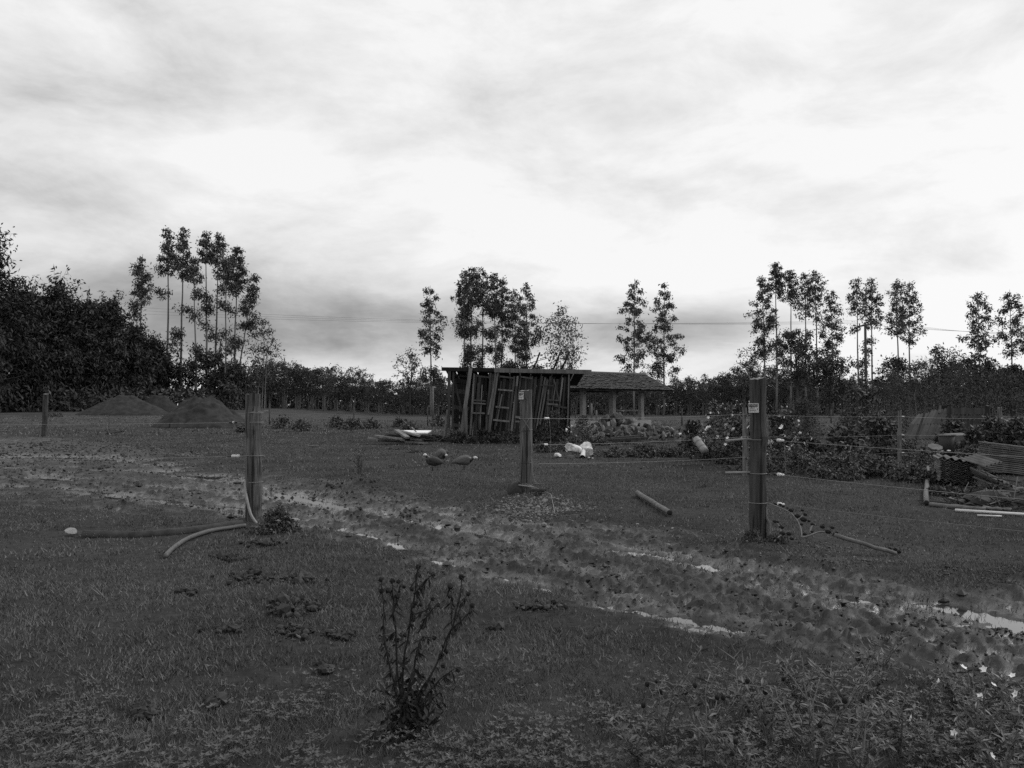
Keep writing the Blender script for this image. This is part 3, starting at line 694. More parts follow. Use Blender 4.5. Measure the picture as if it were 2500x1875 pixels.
# fascia beams and roof
def hb(u0, v0, u1, v1, h, dy=0.0, mt='plank', name='beam', t=.08):
    d = D0 + dy; a, b = P(u0, v0, d), P(u1, v1, d)
    return obj(name, MB().add(*bar(a, b, h * D0 / FPX, t, (0, 0, 1))), M[mt], shed)
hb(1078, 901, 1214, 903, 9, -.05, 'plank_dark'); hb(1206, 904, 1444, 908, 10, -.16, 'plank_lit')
hb(1110, 905, 1392, 913, 5, .1, 'plank_dark', 'rail')
rf = P(1085, 900, D0); rf2 = P(1430, 906, D0); back = np.array([0, 4.6, -.5])
mbr = MB()
for k in range(13):
    a = rf + (rf2 - rf) * (k / 13 + .004); b = rf + (rf2 - rf) * ((k + 1) / 13 - .004)
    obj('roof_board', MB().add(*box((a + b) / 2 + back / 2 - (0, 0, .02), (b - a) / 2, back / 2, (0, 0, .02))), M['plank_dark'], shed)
# back and side walls, upright boards
for k in range(34):
    u = 1100 + k * 9.0; lean_ = 3 + 2 * math.sin(k * 1.7)
    d = 4.3; a = P(u * .9 + 122, 912 + (k % 3), D0 + d); b = P((u - lean_) * .9 + 122, 1062, D0 + d)
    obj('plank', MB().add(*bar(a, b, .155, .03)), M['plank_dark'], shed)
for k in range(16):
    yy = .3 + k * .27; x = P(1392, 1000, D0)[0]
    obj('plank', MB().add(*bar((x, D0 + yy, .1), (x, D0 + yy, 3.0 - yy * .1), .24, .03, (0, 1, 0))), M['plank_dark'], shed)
# left bay: horizontal boards on the side wall behind, with gaps
xL = P(1104, 1000, D0)[0]
for k, (v0, h) in enumerate([(916, 5), (929, 11), (941, 10), (954, 11), (966, 9), (981, 9), (994, 9), (1008, 9), (1024, 9), (1038, 8)]):
    a = P(1105, v0 - 1, D0 + .55); b = P(1146, v0 + 4, D0 + .55)
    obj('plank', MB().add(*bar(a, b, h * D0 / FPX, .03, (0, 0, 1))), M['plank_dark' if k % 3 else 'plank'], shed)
pl(1097, 900, 1095, 1045, 7, 0, 'plank', 'post', .14); pl(1107, 903, 1105, 1048, 5, .1, 'plank', 'post', .12)
pl(1092, 1000, 1083, 1066, 4, -.25, 'plank_lit', 'prop', .08); pl(1097, 1012, 1088, 1066, 3.5, -.2, 'plank', 'prop', .08)
pl(1110, 932, 1128, 1006, 5, .35, 'plank', 'brace')
pl(1149, 899, 1125, 1072, 9, -.12, 'plank_lit', 'post', .12); pl(1138, 995, 1138, 1078, 7, -.3, 'plank_lit', 'post', .12)
# leaning uprights across the front: (u top, v top, u foot, v foot, width px, depth, tone)
UPR = [(1158, 912, 1148, 1062, 4.5, 0, 1), (1163, 915, 1150, 1050, 3, .06, 0), (1198, 910, 1186, 1065, 5, 0, 0), (1204, 912, 1190, 1020, 4, .05, 0), (1210, 906, 1192, 1068, 4.5, -.08, 1), (1216, 908, 1193, 1070, 4, -.14, 1),
       (1256, 918, 1240, 1062, 5, 0, 0), (1264, 918, 1247, 1066, 5, -.05, 1), (1272, 918, 1252, 1060, 4, .05, 0), (1300, 918, 1282, 1060, 4, .05, 0), (1324, 918, 1303, 1045, 5, -.05, 0), (1331, 922, 1311, 1040, 3.5, 0, 1), (1337, 928, 1318, 1036, 4, .0, 1),
       (1344, 918, 1330, 1030, 4, .06, 0), (1352, 930, 1340, 1020, 4, .04, 0), (1374, 922, 1363, 1010, 4, 0, 1), (1380, 920, 1372, 1020, 3.5, -.03, 0), (1389, 914, 1385, 1072, 3, -.1, 1)]
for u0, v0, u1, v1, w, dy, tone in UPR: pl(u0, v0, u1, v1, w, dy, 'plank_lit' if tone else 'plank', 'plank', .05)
# infill boards behind the uprights, each its own plank, with gaps at the top
rng = np.random.default_rng(12)
for k in range(30):
    u = 1164 + k * 7.6; v0 = 921 + rng.uniform(-2, 5) + (4 if 8 < k < 13 else 0); ln = 13 + rng.uniform(-3, 3)
    if k == 4: continue
    pl(u, v0, u - ln, 1068 + rng.uniform(-4, 4), 7.0 + rng.uniform(-.8, .4), .18 + .03 * (k % 2), 'plank_dark' if rng.random() < .6 else 'plank', 'plank', .03)
for k in range(16):                 # odd slats hanging at their own angles
    u = 1160 + rng.uniform(0, 222); v0 = 918 + rng.uniform(0, 50); L_ = rng.uniform(45, 120); ln = L_ * rng.uniform(-.02, .24)
    pl(u, v0, u - ln, min(v0 + L_, 1070), rng.uniform(2.2, 4.5), -.04 - .02 * (k % 4), 'plank_lit' if rng.random() < .45 else 'plank', 'plank', .03)
# cross rails
for u0, v0, u1, v1, h, tone in [(1157, 977, 1186, 979, 3.5, 0), (1156, 984, 1186, 986, 3.5, 1), (1150, 1008, 1184, 1009, 4, 1), (1216, 951, 1252, 954, 3.5, 1), (1210, 993, 1243, 996, 4, 1), (1204, 1025, 1244, 1029, 4, 1), (1258, 1018, 1270, 1019, 5, 1), (1258, 1029, 1268, 1029, 4, 1),
                               (1336, 976, 1366, 978, 3, 0), (1336, 986, 1362, 988, 4, 1), (1165, 918, 1200, 922, 4, 0), (1220, 919, 1256, 923, 4, 0), (1272, 920, 1300, 924, 4, 0), (1318, 940, 1352, 942, 3, 0), (1352, 990, 1384, 996, 4, 0)]:
    hb(u0, v0, u1, v1, h, -.18, 'plank_lit' if tone else 'plank', 'rail', .05)
pl(1352, 925, 1368, 990, 3, -.1, 'plank', 'brace'); pl(1336, 925, 1325, 970, 3, -.12, 'plank', 'brace')
# loose poles standing up from the roof
for k, (u0, v0, u1, v1, w, dy) in enumerate([(1318, 860, 1299, 903, .09, 1.6), (1367, 862, 1347, 906, .10, 1.4), (1391, 858, 1366, 906, .10, 1.2), (1362, 868, 1258, 893, .03, 1.6), (1388, 868, 1296, 902, .03, 1.3), (1316, 866, 1240, 894, .025, 1.6)]):
    a, b = P(u0, v0, D0 + dy), P(u1, v1 + 4, D0 + dy)
    tag(obj('roof_pole', MB().add(*tube([a, (a + b) / 2 + (.03, 0, .02), b], w / 2, 6)), M['plank_dark'], smooth=True), ['short thick pole sticking up from the middle of the shed roof', 'thick leaning pole on the shed roof, second from the right', 'rightmost thick leaning pole on the shed roof', 'thin rod slanting left from the second thick roof pole', 'thin rod slanting left from the rightmost roof pole', 'thin rod slanting left from the short thick roof pole'][k], 'pole', 'loose poles on the shed roof')

# stack of boards left of the shed
rng = np.random.default_rng(31)
BRD = [(899, 1075, 975, 1081, 'longest low board reaching furthest left'), (915, 1070, 985, 1078, 'second board from the left end of the pile'), (938, 1068, 990, 1072, 'short board over the left end of the pile'), (942, 1064, 1000, 1073, 'board third from the left end of the pile'), (948, 1062, 975, 1068, 'stub of pale board at the left of the pile'),
       (968, 1056, 995, 1074, 'board sticking out steeply from the pile'), (978, 1058, 1026, 1070, 'long board slanting down to the right on the pile'), (1005, 1049, 1016, 1060, 'thin stick poking up behind the pile'), (985, 1074, 1030, 1078, 'lower right board of the pile'), (1005, 1078, 1032, 1080, 'pale short board at the right foot of the pile'),
       (960, 1074, 1012, 1076, 'board in the middle layer of the pile'), (925, 1082, 985, 1085, 'lowest board lying in the grass'), (1016, 1086, 1042, 1088, 'pale board lying alone before the pile'), (992, 1066, 1046, 1072, 'dark board under the white panel'), (990, 1080, 1060, 1082, 'bottom dark board at the right of the pile'), (1000, 1071, 1060, 1074, 'dark board at the right of the pile')]
for k, (u0, v0, u1, v1, lab) in enumerate(BRD):
    d = 33.4 + .12 * (k % 4) - (.3 if k in (11, 12) else 0)
    a, b = P(u0, v0, d), P(u1, v1, d + rng.uniform(-.5, .5))
    tag(obj('loose_board', MB().add(*bar(a + (0, 0, .10), b + (0, 0, .10), .075 if k != 7 else .03, .24 if k != 7 else .05, (0, 0, 1))), M['plank_dark' if k in (13, 14, 15) else 'plank_pile'], loc=(a + b) / 2), lab, 'board', 'pile of loose boards left of the shed')
a = P(978, 1054, 34.0); b = P(1050, 1054.5, 33.6)
tag(obj('white_board', MB().add(*box((a + b) / 2, (b - a) / 2 * .95, (.05, .4, .035), (0, 0, .02))), M['sheet_white'], loc=(a + b) / 2), 'white board lying flat on top of the board pile', 'board')

# ------------------------------------------------------------------ tiled shelter
TH = math.radians(37); tv = np.array([math.cos(TH), math.sin(TH), 0]); nv = np.array([math.sin(TH), -math.cos(TH), 0])
c0 = G(1590, 1040); c0[2] = 0                 # right front corner of the slab
sh = empty('tiled_shelter', c0, 'open shelter with a tiled gable roof on plastered columns', 'shelter')
SL = 13.5; SW = 4.4; SH = .50
ctr = c0 - tv * SL / 2 - nv * SW / 2
obj('slab', MB().add(*box(ctr + (0, 0, SH / 2 - .1), tv * SL / 2, nv * SW / 2, (0, 0, SH / 2 + .1))), M['concrete'], sh)
for row in (0, 1):
    for k in range(4):
        q = c0 - tv * (.72 + 3.25 * k) - nv * (.45 + row * (SW - .9)); 
        obj('column', MB().add(*box(q + (0, 0, SH + 1.22), tv * .17, nv * .17, (0, 0, 1.22))), M['plaster'], sh)
EZ = 2.93; RUN = 3.35; RISE = 1.42; OV = 1.7
e1 = c0 + tv * OV + nv * .95; e0 = e1 - tv * (SL + 2.2)
obj('wall_plate', MB().add(*box(c0 - tv * SL / 2 - nv * .45 + (0, 0, SH + 2.5), tv * SL / 2, nv * .08, (0, 0, .09))), M['plank_dark'], sh)
obj('wall_plate', MB().add(*box(c0 - tv * SL / 2 - nv * (SW - .45) + (0, 0, SH + 2.5), tv * SL / 2, nv * .08, (0, 0, .09))), M['plank_dark'], sh)
Rlen = SL + 2.2
roof = bpy.data.objects.new('roof', None); COL.objects.link(roof); roof.parent = sh
slope = np.array([-nv[0] * RUN, -nv[1] * RUN, RISE]); sdir_ = unit(slope); sn = np.cross(tv, sdir_); 
slope2 = np.array([nv[0] * RUN, nv[1] * RUN, RISE])
eave = e1 + (0, 0, EZ); eaveb = e1 - nv * 2 * RUN + (0, 0, EZ)
for nm, ev, sl_ in (('roof_deck', eave, slope), ('roof_deck', eaveb, slope2)):
    mid = ev + sl_ / 2 - tv * Rlen / 2
    obj(nm, MB().add(*box(mid - (0, 0, .06), tv * Rlen / 2, sl_ / 2 * .995, (0, 0, .03))), M['plank_dark'], roof)
SLn = np.linalg.norm(slope); rows = 10; cols = int(Rlen / .24)
th = np.linspace(0, math.pi, 6)
for nm, ev, sl_ in (('roof_tiles', eave, slope), ('roof_tiles', eaveb, slope2)):
    sd_ = unit(sl_); nn = unit(np.cross(tv, sd_)); nn = nn if nn[2] > 0 else -nn
    tm = MB(); rng = np.random.default_rng(3)
    for r in range(rows):
        for c in range(cols):
            o_ = ev + sd_ * (r * SLn / rows - .04) - tv * (c + .5) * Rlen / cols + nn * (.012 + rng.uniform(-.015, .035)) + sd_ * rng.uniform(-.06, .05)
            L_ = SLn / rows + .07
            arc0 = o_ + np.cos(th)[:, None] * tv * .125 + np.sin(th)[:, None] * nn * .085 + nn * .035
            arc1 = o_ + sd_ * L_ + np.cos(th)[:, None] * tv * .105 + np.sin(th)[:, None] * nn * .075
            VV = np.vstack([arc0, arc1]); j = np.arange(5)
            tm.add(VV, [np.stack([j, j + 1, j + 7, j + 6], -1), np.arange(6)[None]])
    tag(obj(nm, tm, M['tile'], roof), kind='stuff')
rg0 = eave + slope + (0, 0, .05)
obj('ridge_cap', MB().add(*tube([rg0 + tv * .1, rg0 - tv * Rlen], .12, 8)), M['tile'], roof, smooth=True)
for sl_, ev in ((slope, eave), (slope2, eaveb)):
    obj('verge_board', MB().add(*bar(ev + tv * .03 - (0, 0, .03), ev + sl_ + tv * .03, .2, .06, (0, 0, 1))), M['plaster'], roof)
# bench and rail inside the shelter
q = c0 - tv * 2.3 - nv * 3.6
tag(obj('rail_plank', MB().add(*bar(P(1504, 1002, 72), P(1566, 1002, 72), .12, .12, (0, 0, 1))), M['plaster']), 'pale horizontal rail between the right shelter columns', 'rail')
q = P(1512, 1022, 71); 
root = empty('stool_table', (q[0], q[1], SH - .02), 'small round-topped table standing on the shelter slab', 'table')
zb = SH - .02
obj('leg', MB().add(*tube([(q[0], q[1], zb), (q[0], q[1], zb + .75)], .10, 8)), M['plaster'], root)
obj('table_top', MB().add(*tube([(q[0], q[1], zb + .72), (q[0], q[1], zb + .80)], .42, 14)), M['plaster'], root)
obj('foot', MB().add(*tube([(q[0], q[1], zb + .05), (q[0], q[1], zb + .12)], .36, 14)), M['plaster'], root)
for u, v0, lab in [(1444, 985, 'thin pale stake seen through the left shelter bay'), (1456, 1001, 'short pale stake right of the taller one in the shelter bay'), (1057, 943, 'pale thin stake at the field edge left of the shed'), ]:
    d = 92; a = P(u, 1012, d); a[2] = Hs(a) - .1; b = P(u, v0, d)
    tag(obj('stake', MB().add(*tube([a, b], [.13, .1], 7)), M['log'], smooth=True), lab, 'stake', 'stakes in the field')
for k, (u, v0, v1, lab) in enumerate([(1044, 993, 1040, 'dark thin stake left of the board pile'), (864, 993, 1040, 'dark thin stake in the middle of the left field'), (1665, 998, 1040, 'dark thin stake right of the shelter'), (658, 985, 1040, 'dark thin stake just right of the left post'), (2029, 1000, 1034, 'dark thin stake right of the near signed post')]):
    g = Gz(u, v1, .2); b = P(u, v0, g[1])
    tag(obj('stake', MB().add(*tube([g, b], [.05 * g[1] / 55, .045 * g[1] / 55], 6)), M['pole'], smooth=True), lab, 'stake', 'stakes in the field')

# ------------------------------------------------------------------ rubble heap
rng = np.random.default_rng(44)
meshes = [rock_mb(np.random.default_rng(400 + k), 1.0, 2, .06).mesh('stone', M['stone']) for k in range(8)]
n_st = 0
for k in range(190):
    t = rng.uniform(0, 1); u = 1432 + 232 * t
    hgt = 50 * math.exp(-((u - 1500) / 60) ** 2) + 28 * math.exp(-((u - 1615) / 60) ** 2)
    f = rng.uniform(0, 1); v = 1074 - 14 * rng.uniform(0, 1) - hgt * f * .92
    d = 35.5 + 3.2 * f + rng.uniform(-.4, .6); p = P(u, v, d)
    s = rng.uniform(.12, .30) * (1.25 if u < 1560 else .85)
    o = obj('stone', meshes[k % 8]); o.location = tuple(p); o.rotation_euler = tuple(rng.uniform(0, 6.28, 3)); o.scale = (s * rng.uniform(.9, 1.25), s * rng.uniform(.45, .95), s * rng.uniform(.4, .8))
    if u < 1560: tag(o, 'rough grey stone in the taller left part of the rubble heap', 'stone', 'stones of the left rubble heap')
    else: tag(o, 'rough grey stone in the lower right part of the rubble heap', 'stone', 'stones of the right rubble heap')
# the earth under the heap
hx, hy = np.meshgrid(np.linspace(-3.2, 3.2, 40), np.linspace(-2, 2.6, 26)); cx = P(1545, 1000, 37.4)[0]
uu = 1250 + (cx + hx) / 37.4 * FPX
hz = (.75 * np.exp(-((uu - 1500) / 60) ** 2) + .4 * np.exp(-((uu - 1615) / 60) ** 2)) * np.exp(-((hy - .7) / 1.2) ** 2) + .10 * fbm(hx / .3, hy / .3, 3, 7) - .10
i = np.arange(25)[:, None] * 40; j = np.arange(39)[None]
F = np.stack([i + j, i + j + 1, i + j + 41, i + j + 40], -1).reshape(-1, 4)
tag(obj('rubble_earth', MB().add(np.stack([cx + hx, 37.4 + hy, hz], -1).reshape(-1, 3), [F]), M['soil'], smooth=True), 'dark earth under the stones of the rubble heap', 'earth', kind='stuff')
for k, (u0, v0, u1, v1, w, d, m_, lab) in enumerate([(1432, 1078, 1580, 1070, .22, 34, 'plank', 'long grey beam lying in front of the rubble heap'), (1490, 1072, 1560, 1066, .3, 35, 'plank', 'broad grey board leaning on the rubble heap'), (1450, 1103, 1515, 1098, .16, 27, 'plank_lit', 'pale board in the weeds right of the white sacks'),
                                              (1425, 1124, 1560, 1126, .05, 24.5, 'plank_dark', 'thin dark stick on the grass below the white sacks'), (1360, 1123, 1430, 1121, .05, 24.5, 'plank_dark', 'thin dark stick left of the white sacks')]):
    a, b = P(u0, v0, d), P(u1, v1, d)
    tag(obj('loose_board', MB().add(*bar(a, b, w * .5, w, (0, 0, 1))), M[m_], loc=(a + b) / 2), lab, 'board', 'boards by the rubble')
# dark slab leaning behind the drum
a = P(1664, 1066, 30); b = P(1698, 1050, 30)
tag(obj('leaning_slab', MB().add(*box((a + b) / 2 - (0, 0, .1), (b - a) / 2, (.1, .35, .3), (.02, .02, -.03))), M['tin'], loc=(a + b) / 2), 'dark flat slab tilted behind the pale drum', 'slab')
# pale drum on its side, tipped
a = P(1699, 1071, 22.2); b = P(1722, 1103, 21.8)
dr = empty('drum', (b[0], b[1], Hs(b)), 'pale dented drum tipped over between the flowering shrubs', 'drum')
V_, F_ = tube([a, a * .8 + b * .2, a * .5 + b * .5, a * .2 + b * .8, b], [.095, .108, .105, .11, .10], 16, True)
obj('barrel', MB().add(V_, F_), M['pipe'], dr, smooth=True)
for f in (.3, .68):
    c = a + (b - a) * f; dd_ = unit(b - a)
    obj('hoop', MB().add(*tube([c - dd_ * .012, c + dd_ * .012], .115, 16, False)), M['wire_dull'], dr)

# ------------------------------------------------------------------ white sacks and buckets
def sack(u, v, d, su, sv, seed, lab, mt='sack', tilt=0):
    rng = np.random.default_rng(seed); V_, F_ = ICO2; V_ = V_.copy()
    V_ = np.sign(V_) * np.abs(V_) ** .75
    for _ in range(12):
        n_ = unit(rng.standard_normal(3) * np.array([1, 1, .8])); q_ = V_ @ n_; lim = rng.uniform(.6, 1.05); V_ = V_ - np.outer(np.maximum(q_ - lim, 0) * 1.25, n_)
    V_ = V_ * np.array([su, .22, sv]) * d / FPX / np.array([1, d / FPX, 1])
    c, s_ = math.cos(tilt), math.sin(tilt); V_[:, [0, 2]] = V_[:, [0, 2]] @ np.array([[c, s_], [-s_, c]])
    p = P(u, v, d)
    return tag(obj('sack', MB().add(V_ + p, [F_]), M[mt], loc=p), lab, 'sack', 'white sacks in the weeds')
sack(1398, 1096, 25.2, 23, 13, 1, 'left white sack lying domed in the weeds', tilt=-.25)
sack(1432, 1097, 25.3, 18, 19, 2, 'right white sack standing crumpled in the weeds', tilt=.35)
sack(1362, 1111, 25.0, 9, 6, 3, 'small crumpled white bag at the left end of the rubbish')
p = P(1422, 1117, 24.7); q = P(1425, 1100, 25.2)
bk = empty('bucket', (p[0], p[1], Hs(p)), 'white bucket tipped with its open mouth facing the camera', 'bucket')
obj('shell', MB().add(*tube([p, p * .5 + q * .5, q], [.085, .075, .065], 16, False)), M['white_plastic'], bk, smooth=True)
dq = unit(q - p); obj('inside', MB().add(*tube([p + dq * .006, p + dq * .09, p + dq * .1], [.078, .07, .002], 16, False)), M['black_plastic'], bk, smooth=True)  # black lining puts the shade inside the white bucket into the colour
p = P(1393, 1116, 24.8)
tag(obj('block', MB().add(*box(p, (.11, 0, 0), (0, .06, 0), (0, 0, .05))), M['fibre'], loc=p), 'small pale block lying under the left white sack', 'block')
for k, (u, v, s) in enumerate([(1437, 1117, .05), (1446, 1119, .045)]):
    p = P(u, v, 24.6); o = tag(obj('scrap', rock_mb(np.random.default_rng(k), s, 1), M['sack']), ['pale scrap beside the white bucket', 'pale scrap furthest right of the white bucket'][k], 'scrap', 'scraps by the bucket'); o.location = tuple(p)

# ------------------------------------------------------------------ fence posts
def post(u, vb, vt, wpx, seed, lab, mt='post', name='fence_post', lean=0, sink=.35, bulge=None):
    g = G(u, vb); d = g[1]; z = Hs(g); g[2] = z; rng = np.random.default_rng(seed)
    top = P(u + lean, vt, d); r = wpx * d / FPX / 2
    root = empty(name, g, lab, 'fence post', 'fence posts')
    k = 14; zs = np.linspace(-sink, top[2] - z, k); pts = np.stack([g[0] + (top[0] - g[0]) * zs / zs[-1] + .004 * rng.standard_normal(k), g[1] + .004 * rng.standard_normal(k), z + zs], -1)
    rad = r * (1 + .03 * rng.standard_normal(k)) * np.linspace(1.06, .97, k)
    if bulge: rad = rad * (1 + .18 * np.exp(-((zs - bulge) / .09) ** 2))
    V_, F_ = tube(pts, rad, 20, True, .012, rng)
    V_[13 * 20:14 * 20, 2] += .006 * rng.standard_normal(20) + .012 * np.cos(np.linspace(0, 6.28, 20) + rng.uniform(0, 6))   # worn, uneven top
    mb = MB(); mb.add(V_, F_[:1], 0); mb.n -= 0
    m2 = MB(); m2.add(V_, [F_[0]], 0); m2.F += [F_[1], F_[2]]; m2.M += [np.full(len(F_[1]), 1), np.full(len(F_[2]), 1)]
    obj('timber', m2, [M[mt], M['post_end']], root, smooth=False)
    return root, g, r, top
def tie(root, g, r, v, tilt=0.0, name='wire_tie', mt='wire', th=.0035):
    z = P(0, v, g[1] - r)[2]; a = np.linspace(0, 2 * np.pi, 25)
    pts = np.stack([g[0] + (r + .005) * 1.03 * np.cos(a), g[1] + (r + .005) * 1.03 * np.sin(a), z + tilt * np.cos(a)], -1)
    obj(name, MB().add(*tube(pts, th, 5, False)), M[mt], root); return z
def wire_pts(pts, sag=0.02, n=14):
    out_ = []
    for a, b in zip(pts[:-1], pts[1:]):
        a, b = np.asarray(a, float), np.asarray(b, float)
        for t in np.linspace(0, 1, n)[:-1]: 
            w = a + (b - a) * t; w[2] -= sag * 4 * t * (1 - t); out_.append(w)
    out_.append(np.asarray(pts[-1], float)); return out_
def wire(pts, lab, sag=.02, r=.0026, mt='wire', group=None, ins=None):
    p0 = np.asarray(pts[0], float)
    root = empty('fence_wire', p0, lab, 'wire', group)
    obj('strand', MB().add(*tube(wire_pts(pts, sag), r, 5)), M[mt], root)
    return root
def insulator(root, p, dirn, mt='white_plastic', L=.09, r=.018, name='insulator'):
    p = np.asarray(p, float); d = unit(np.asarray(dirn, float))
    obj(name, MB().add(*tube([p, p + d * .01, p + d * L * .4, p + d * L * .5, p + d * L * .6, p + d * L, p + d * (L + .01)], [r * .4, r, r, r * .55, r, r * .9, r * .3], 10)), M[mt], root, smooth=True)
rootL, gL, rL, tL = post(620, 1277, 963, 38, 1, 'thick round gate post on the left with a hose at its foot', lean=-2)
rootM, gM, rM, tM = post(1284, 1217, 953, 31, 2, 'weathered middle fence post with a small sign and wire lashings', lean=0)
rootR, gR, rR, tR = post(1851, 1326, 924, 40, 3, 'dark tall gate post on the right carrying a warning sign', 'post_dark', lean=0, bulge=P(0, 1098, 9.4)[2])
zl = [tie(rootL, gL, rL, v) for v in (1008, 1031, 1113, 1178)]
zr = [tie(rootR, gR, rR, v) for v in (1074, 1157, 1229)]
zm = [tie(rootM, gM, rM, v, t_, mt=m_) for v, t_, m_ in ((1022, .0, 'wire'), (1051, .02, 'black_plastic'), (1130, 0, 'black_plastic'), (1183, -.02, 'wire'))]
# dark patch where the bark has split off the middle post, cross lashing
for s_ in (-1, 1):
    a = np.array([gM[0] - s_ * .06, gM[1] - rM - .006, zm[0] + .01]); b = np.array([gM[0] + s_ * .09, gM[1] - rM * .75 - .006, zm[1] - .02])
    obj('lashing', MB().add(*tube([a, (a + b) / 2 - (0, .012, 0), b], .004, 5)), M['wire'], rootM)
a = np.array([gM[0] - rM * 1.05, gM[1] - .03, P(0, 1160, gM[1])[2]]); b = G(1356, 1270) 
pts = [a, (gM[0] + .0, gM[1] - rM - .01, P(0, 1180, gM[1])[2]), (gM[0] + .25, gM[1] - .1, P(0, 1193, gM[1])[2]), (gM[0] + .42, gM[1] - .4, .12), (b[0], b[1], Hs(b) + .01)]
pts = np.array(pts); tt = np.linspace(0, 4, 22); pts = np.stack([np.interp(tt, range(5), pts[:, k]) for k in range(3)], -1)
tag(obj('loose_wire', MB().add(*tube(pts, .0045, 5)), M['wire']), 'loose end of wire curling down from the middle post to the gravel', 'wire')
tag(obj('short_rod', MB().add(*tube([(gM[0] - .13, gM[1] - .15, P(0, 1182, gM[1])[2]), (gM[0] + .14, gM[1] - .16, P(0, 1187, gM[1])[2])], .012, 6)), M['pipe']), 'short pale rod tied across the foot of the middle post', 'rod')
tag(obj('short_rod', MB().add(*tube([(gM[0] + .13, gM[1] - .05, P(0, 1180, gM[1])[2]), (gM[0] + .33, gM[1] - .05, P(0, 1182, gM[1])[2])], .011, 6)), M['log']), 'short stub of rod jutting right from the middle post', 'rod')

# warning signs with printed words
def text_mesh(body, size, mtn):
    cu = bpy.data.curves.new('lettering', 'FONT'); cu.body = body; cu.size = size; cu.align_x = 'CENTER'; cu.align_y = 'CENTER'; cu.fill_mode = 'FRONT'
    o = bpy.data.objects.new('tmp', cu); COL.objects.link(o); bpy.context.view_layer.update()
    me = bpy.data.meshes.new_from_object(o.evaluated_get(bpy.context.evaluated_depsgraph_get())); bpy.data.objects.remove(o); bpy.data.curves.remove(cu)
    me.materials.clear(); me.materials.append(M[mtn]); return me
def sign(root, c, w, h, yaw):
    """plate with its centre at c, facing along yaw (0 = towards -y)"""
    plate = bpy.data.objects.new('sign_plate', MB().add(*box((0, 0, 0), (w / 2, 0, 0), (0, .0015, 0), (0, 0, h / 2))).mesh('sign_plate', M['sign'])); COL.objects.link(plate)
    plate.parent = root; plate.location = tuple(np.asarray(c) - np.array(root.location)); plate.rotation_euler.z = yaw
    barm = MB().add(*box((-.03 * w, -.003, .26 * h), (.42 * w, 0, 0), (0, .0008, 0), (0, 0, .15 * h))).mesh('title_bar', M['ink'])
    o = bpy.data.objects.new('title_bar', barm); COL.objects.link(o); o.parent = plate
    for body, sx, z, wd, m_ in (('CUIDADO', -.03, .26, .76, 'sign'), ('CERCA', -.14, .0, .50, 'ink'), ('ELÉTRICA', -.09, -.27, .66, 'ink')):
        me = text_mesh(body, h * .27, m_); o = bpy.data.objects.new('lettering', me); COL.objects.link(o); o.parent = plate
        xs = [v.co.x for v in me.vertices]; sc = wd * w / (max(xs) - min(xs))
        o.location = (sx * w, -.005, z * h); o.rotation_euler.x = math.pi / 2; o.scale = (sc, 1, 1)
    b = MB(); bolt = np.array([(.02, 0, .16), (-.03, 0, -.02), (.0, 0, -.01), (-.02, 0, -.16), (.04, 0, .03), (.01, 0, .02)]) * np.array([w * 1.6, 1, h]) + np.array([.36 * w, -.004, -.12 * h])
    b.add(bolt, [np.array([[0, 1, 2, 5], [2, 3, 4, 5]])]); o = bpy.data.objects.new('bolt_mark', b.mesh('bolt_mark', M['ink'])); COL.objects.link(o); o.parent = plate
c = P(1840, 996, gR[1] - rR - .004); sign(rootR, c, 23.5 * gR[1] / FPX, 22.5 * gR[1] / FPX, -.35)
c = P(1272.5, 966, gM[1] - rM * .70 - .012); sign(rootM, c, 20 * gM[1] / FPX, 18 * gM[1] / FPX, -1.0)

# thinner posts of the back fence
SL_ = [(1818, 1162, 996, 11, 'slim pale post half hidden by the near right gate post', 'post_slim'), (2196, 1152, 1003, 9, 'slim pale post of the back fence by the broad-leaved bush', 'post_slim'), (2441, 1100, 995, 10, 'pale slim post of the back fence beside the dark stump post', 'post_slim'), (2466, 1090, 1018, 6, 'thinnest pale stake of the back fence near the right edge', 'post_slim'),
       (108, 1066, 962, 12, 'dark leaning post in the left field before the grove', 'post_dark'), (2320, 1078, 1000, 5, 'thin pale stake before the wrecked plank shelter', 'post_slim'), (2410, 1084, 990, 12, 'short black stump post right of the wrecked plank shelter', 'log_end')]
SP = []
for k, (u, vb, vt, w, lab, m_) in enumerate(SL_): SP.append(post(u, vb, vt, w, 10 + k, lab, m_, lean=(4 if k == 4 else 0)))
gS, gT, gU = SP[0][1], SP[1][1], SP[2][1]
gW = gU + (gU - gT) * 1.6
for k, (vm, vs, vt_, vu) in enumerate([(1022, 1011, 1017, 1021), (1086, 1066, 1062, 1060), (1132, 1116, 1105, 1100)]):
    name = ('top', 'middle', 'bottom')[k]
    a = P(1284, vm, gM[1]); s_ = P(1822, vs, gS[1] - .06); t_ = P(2198, vt_, gT[1] - .06); u_ = P(2441, vu, gU[1] - .06); w_ = P(2640, vu + 1, gU[1] + 2)
    a = a + np.array([rM + (.0 if k == 0 else .12), -.02, 0])
    r_ = wire([a, s_], f'{name} wire from the middle post to the slim post', .03, group='wires from the middle post')
    if k < 2:
        dd_ = unit(s_ - a); insulator(r_, a + dd_ * (.30 if k == 0 else .10), dd_, 'white_plastic', .10, .022)
        if k == 1: insulator(r_, a + dd_ * .05, dd_, 'black_plastic', .06, .024)
    r_ = wire([s_, t_, u_, w_], f'{name} wire of the back fence right of the slim post', .03, .003, 'wire_dull' if k else 'wire', group='wires of the back fence')
    for q in (t_, u_): insulator(r_, q + np.array([.02, -.03, 0]), (1, -.3, 0), 'white_plastic', .05, .016)
    insulator(r_, s_ + np.array([.0, -.02, 0]), (.3, -.3, -1), 'black_plastic', .05, .022)
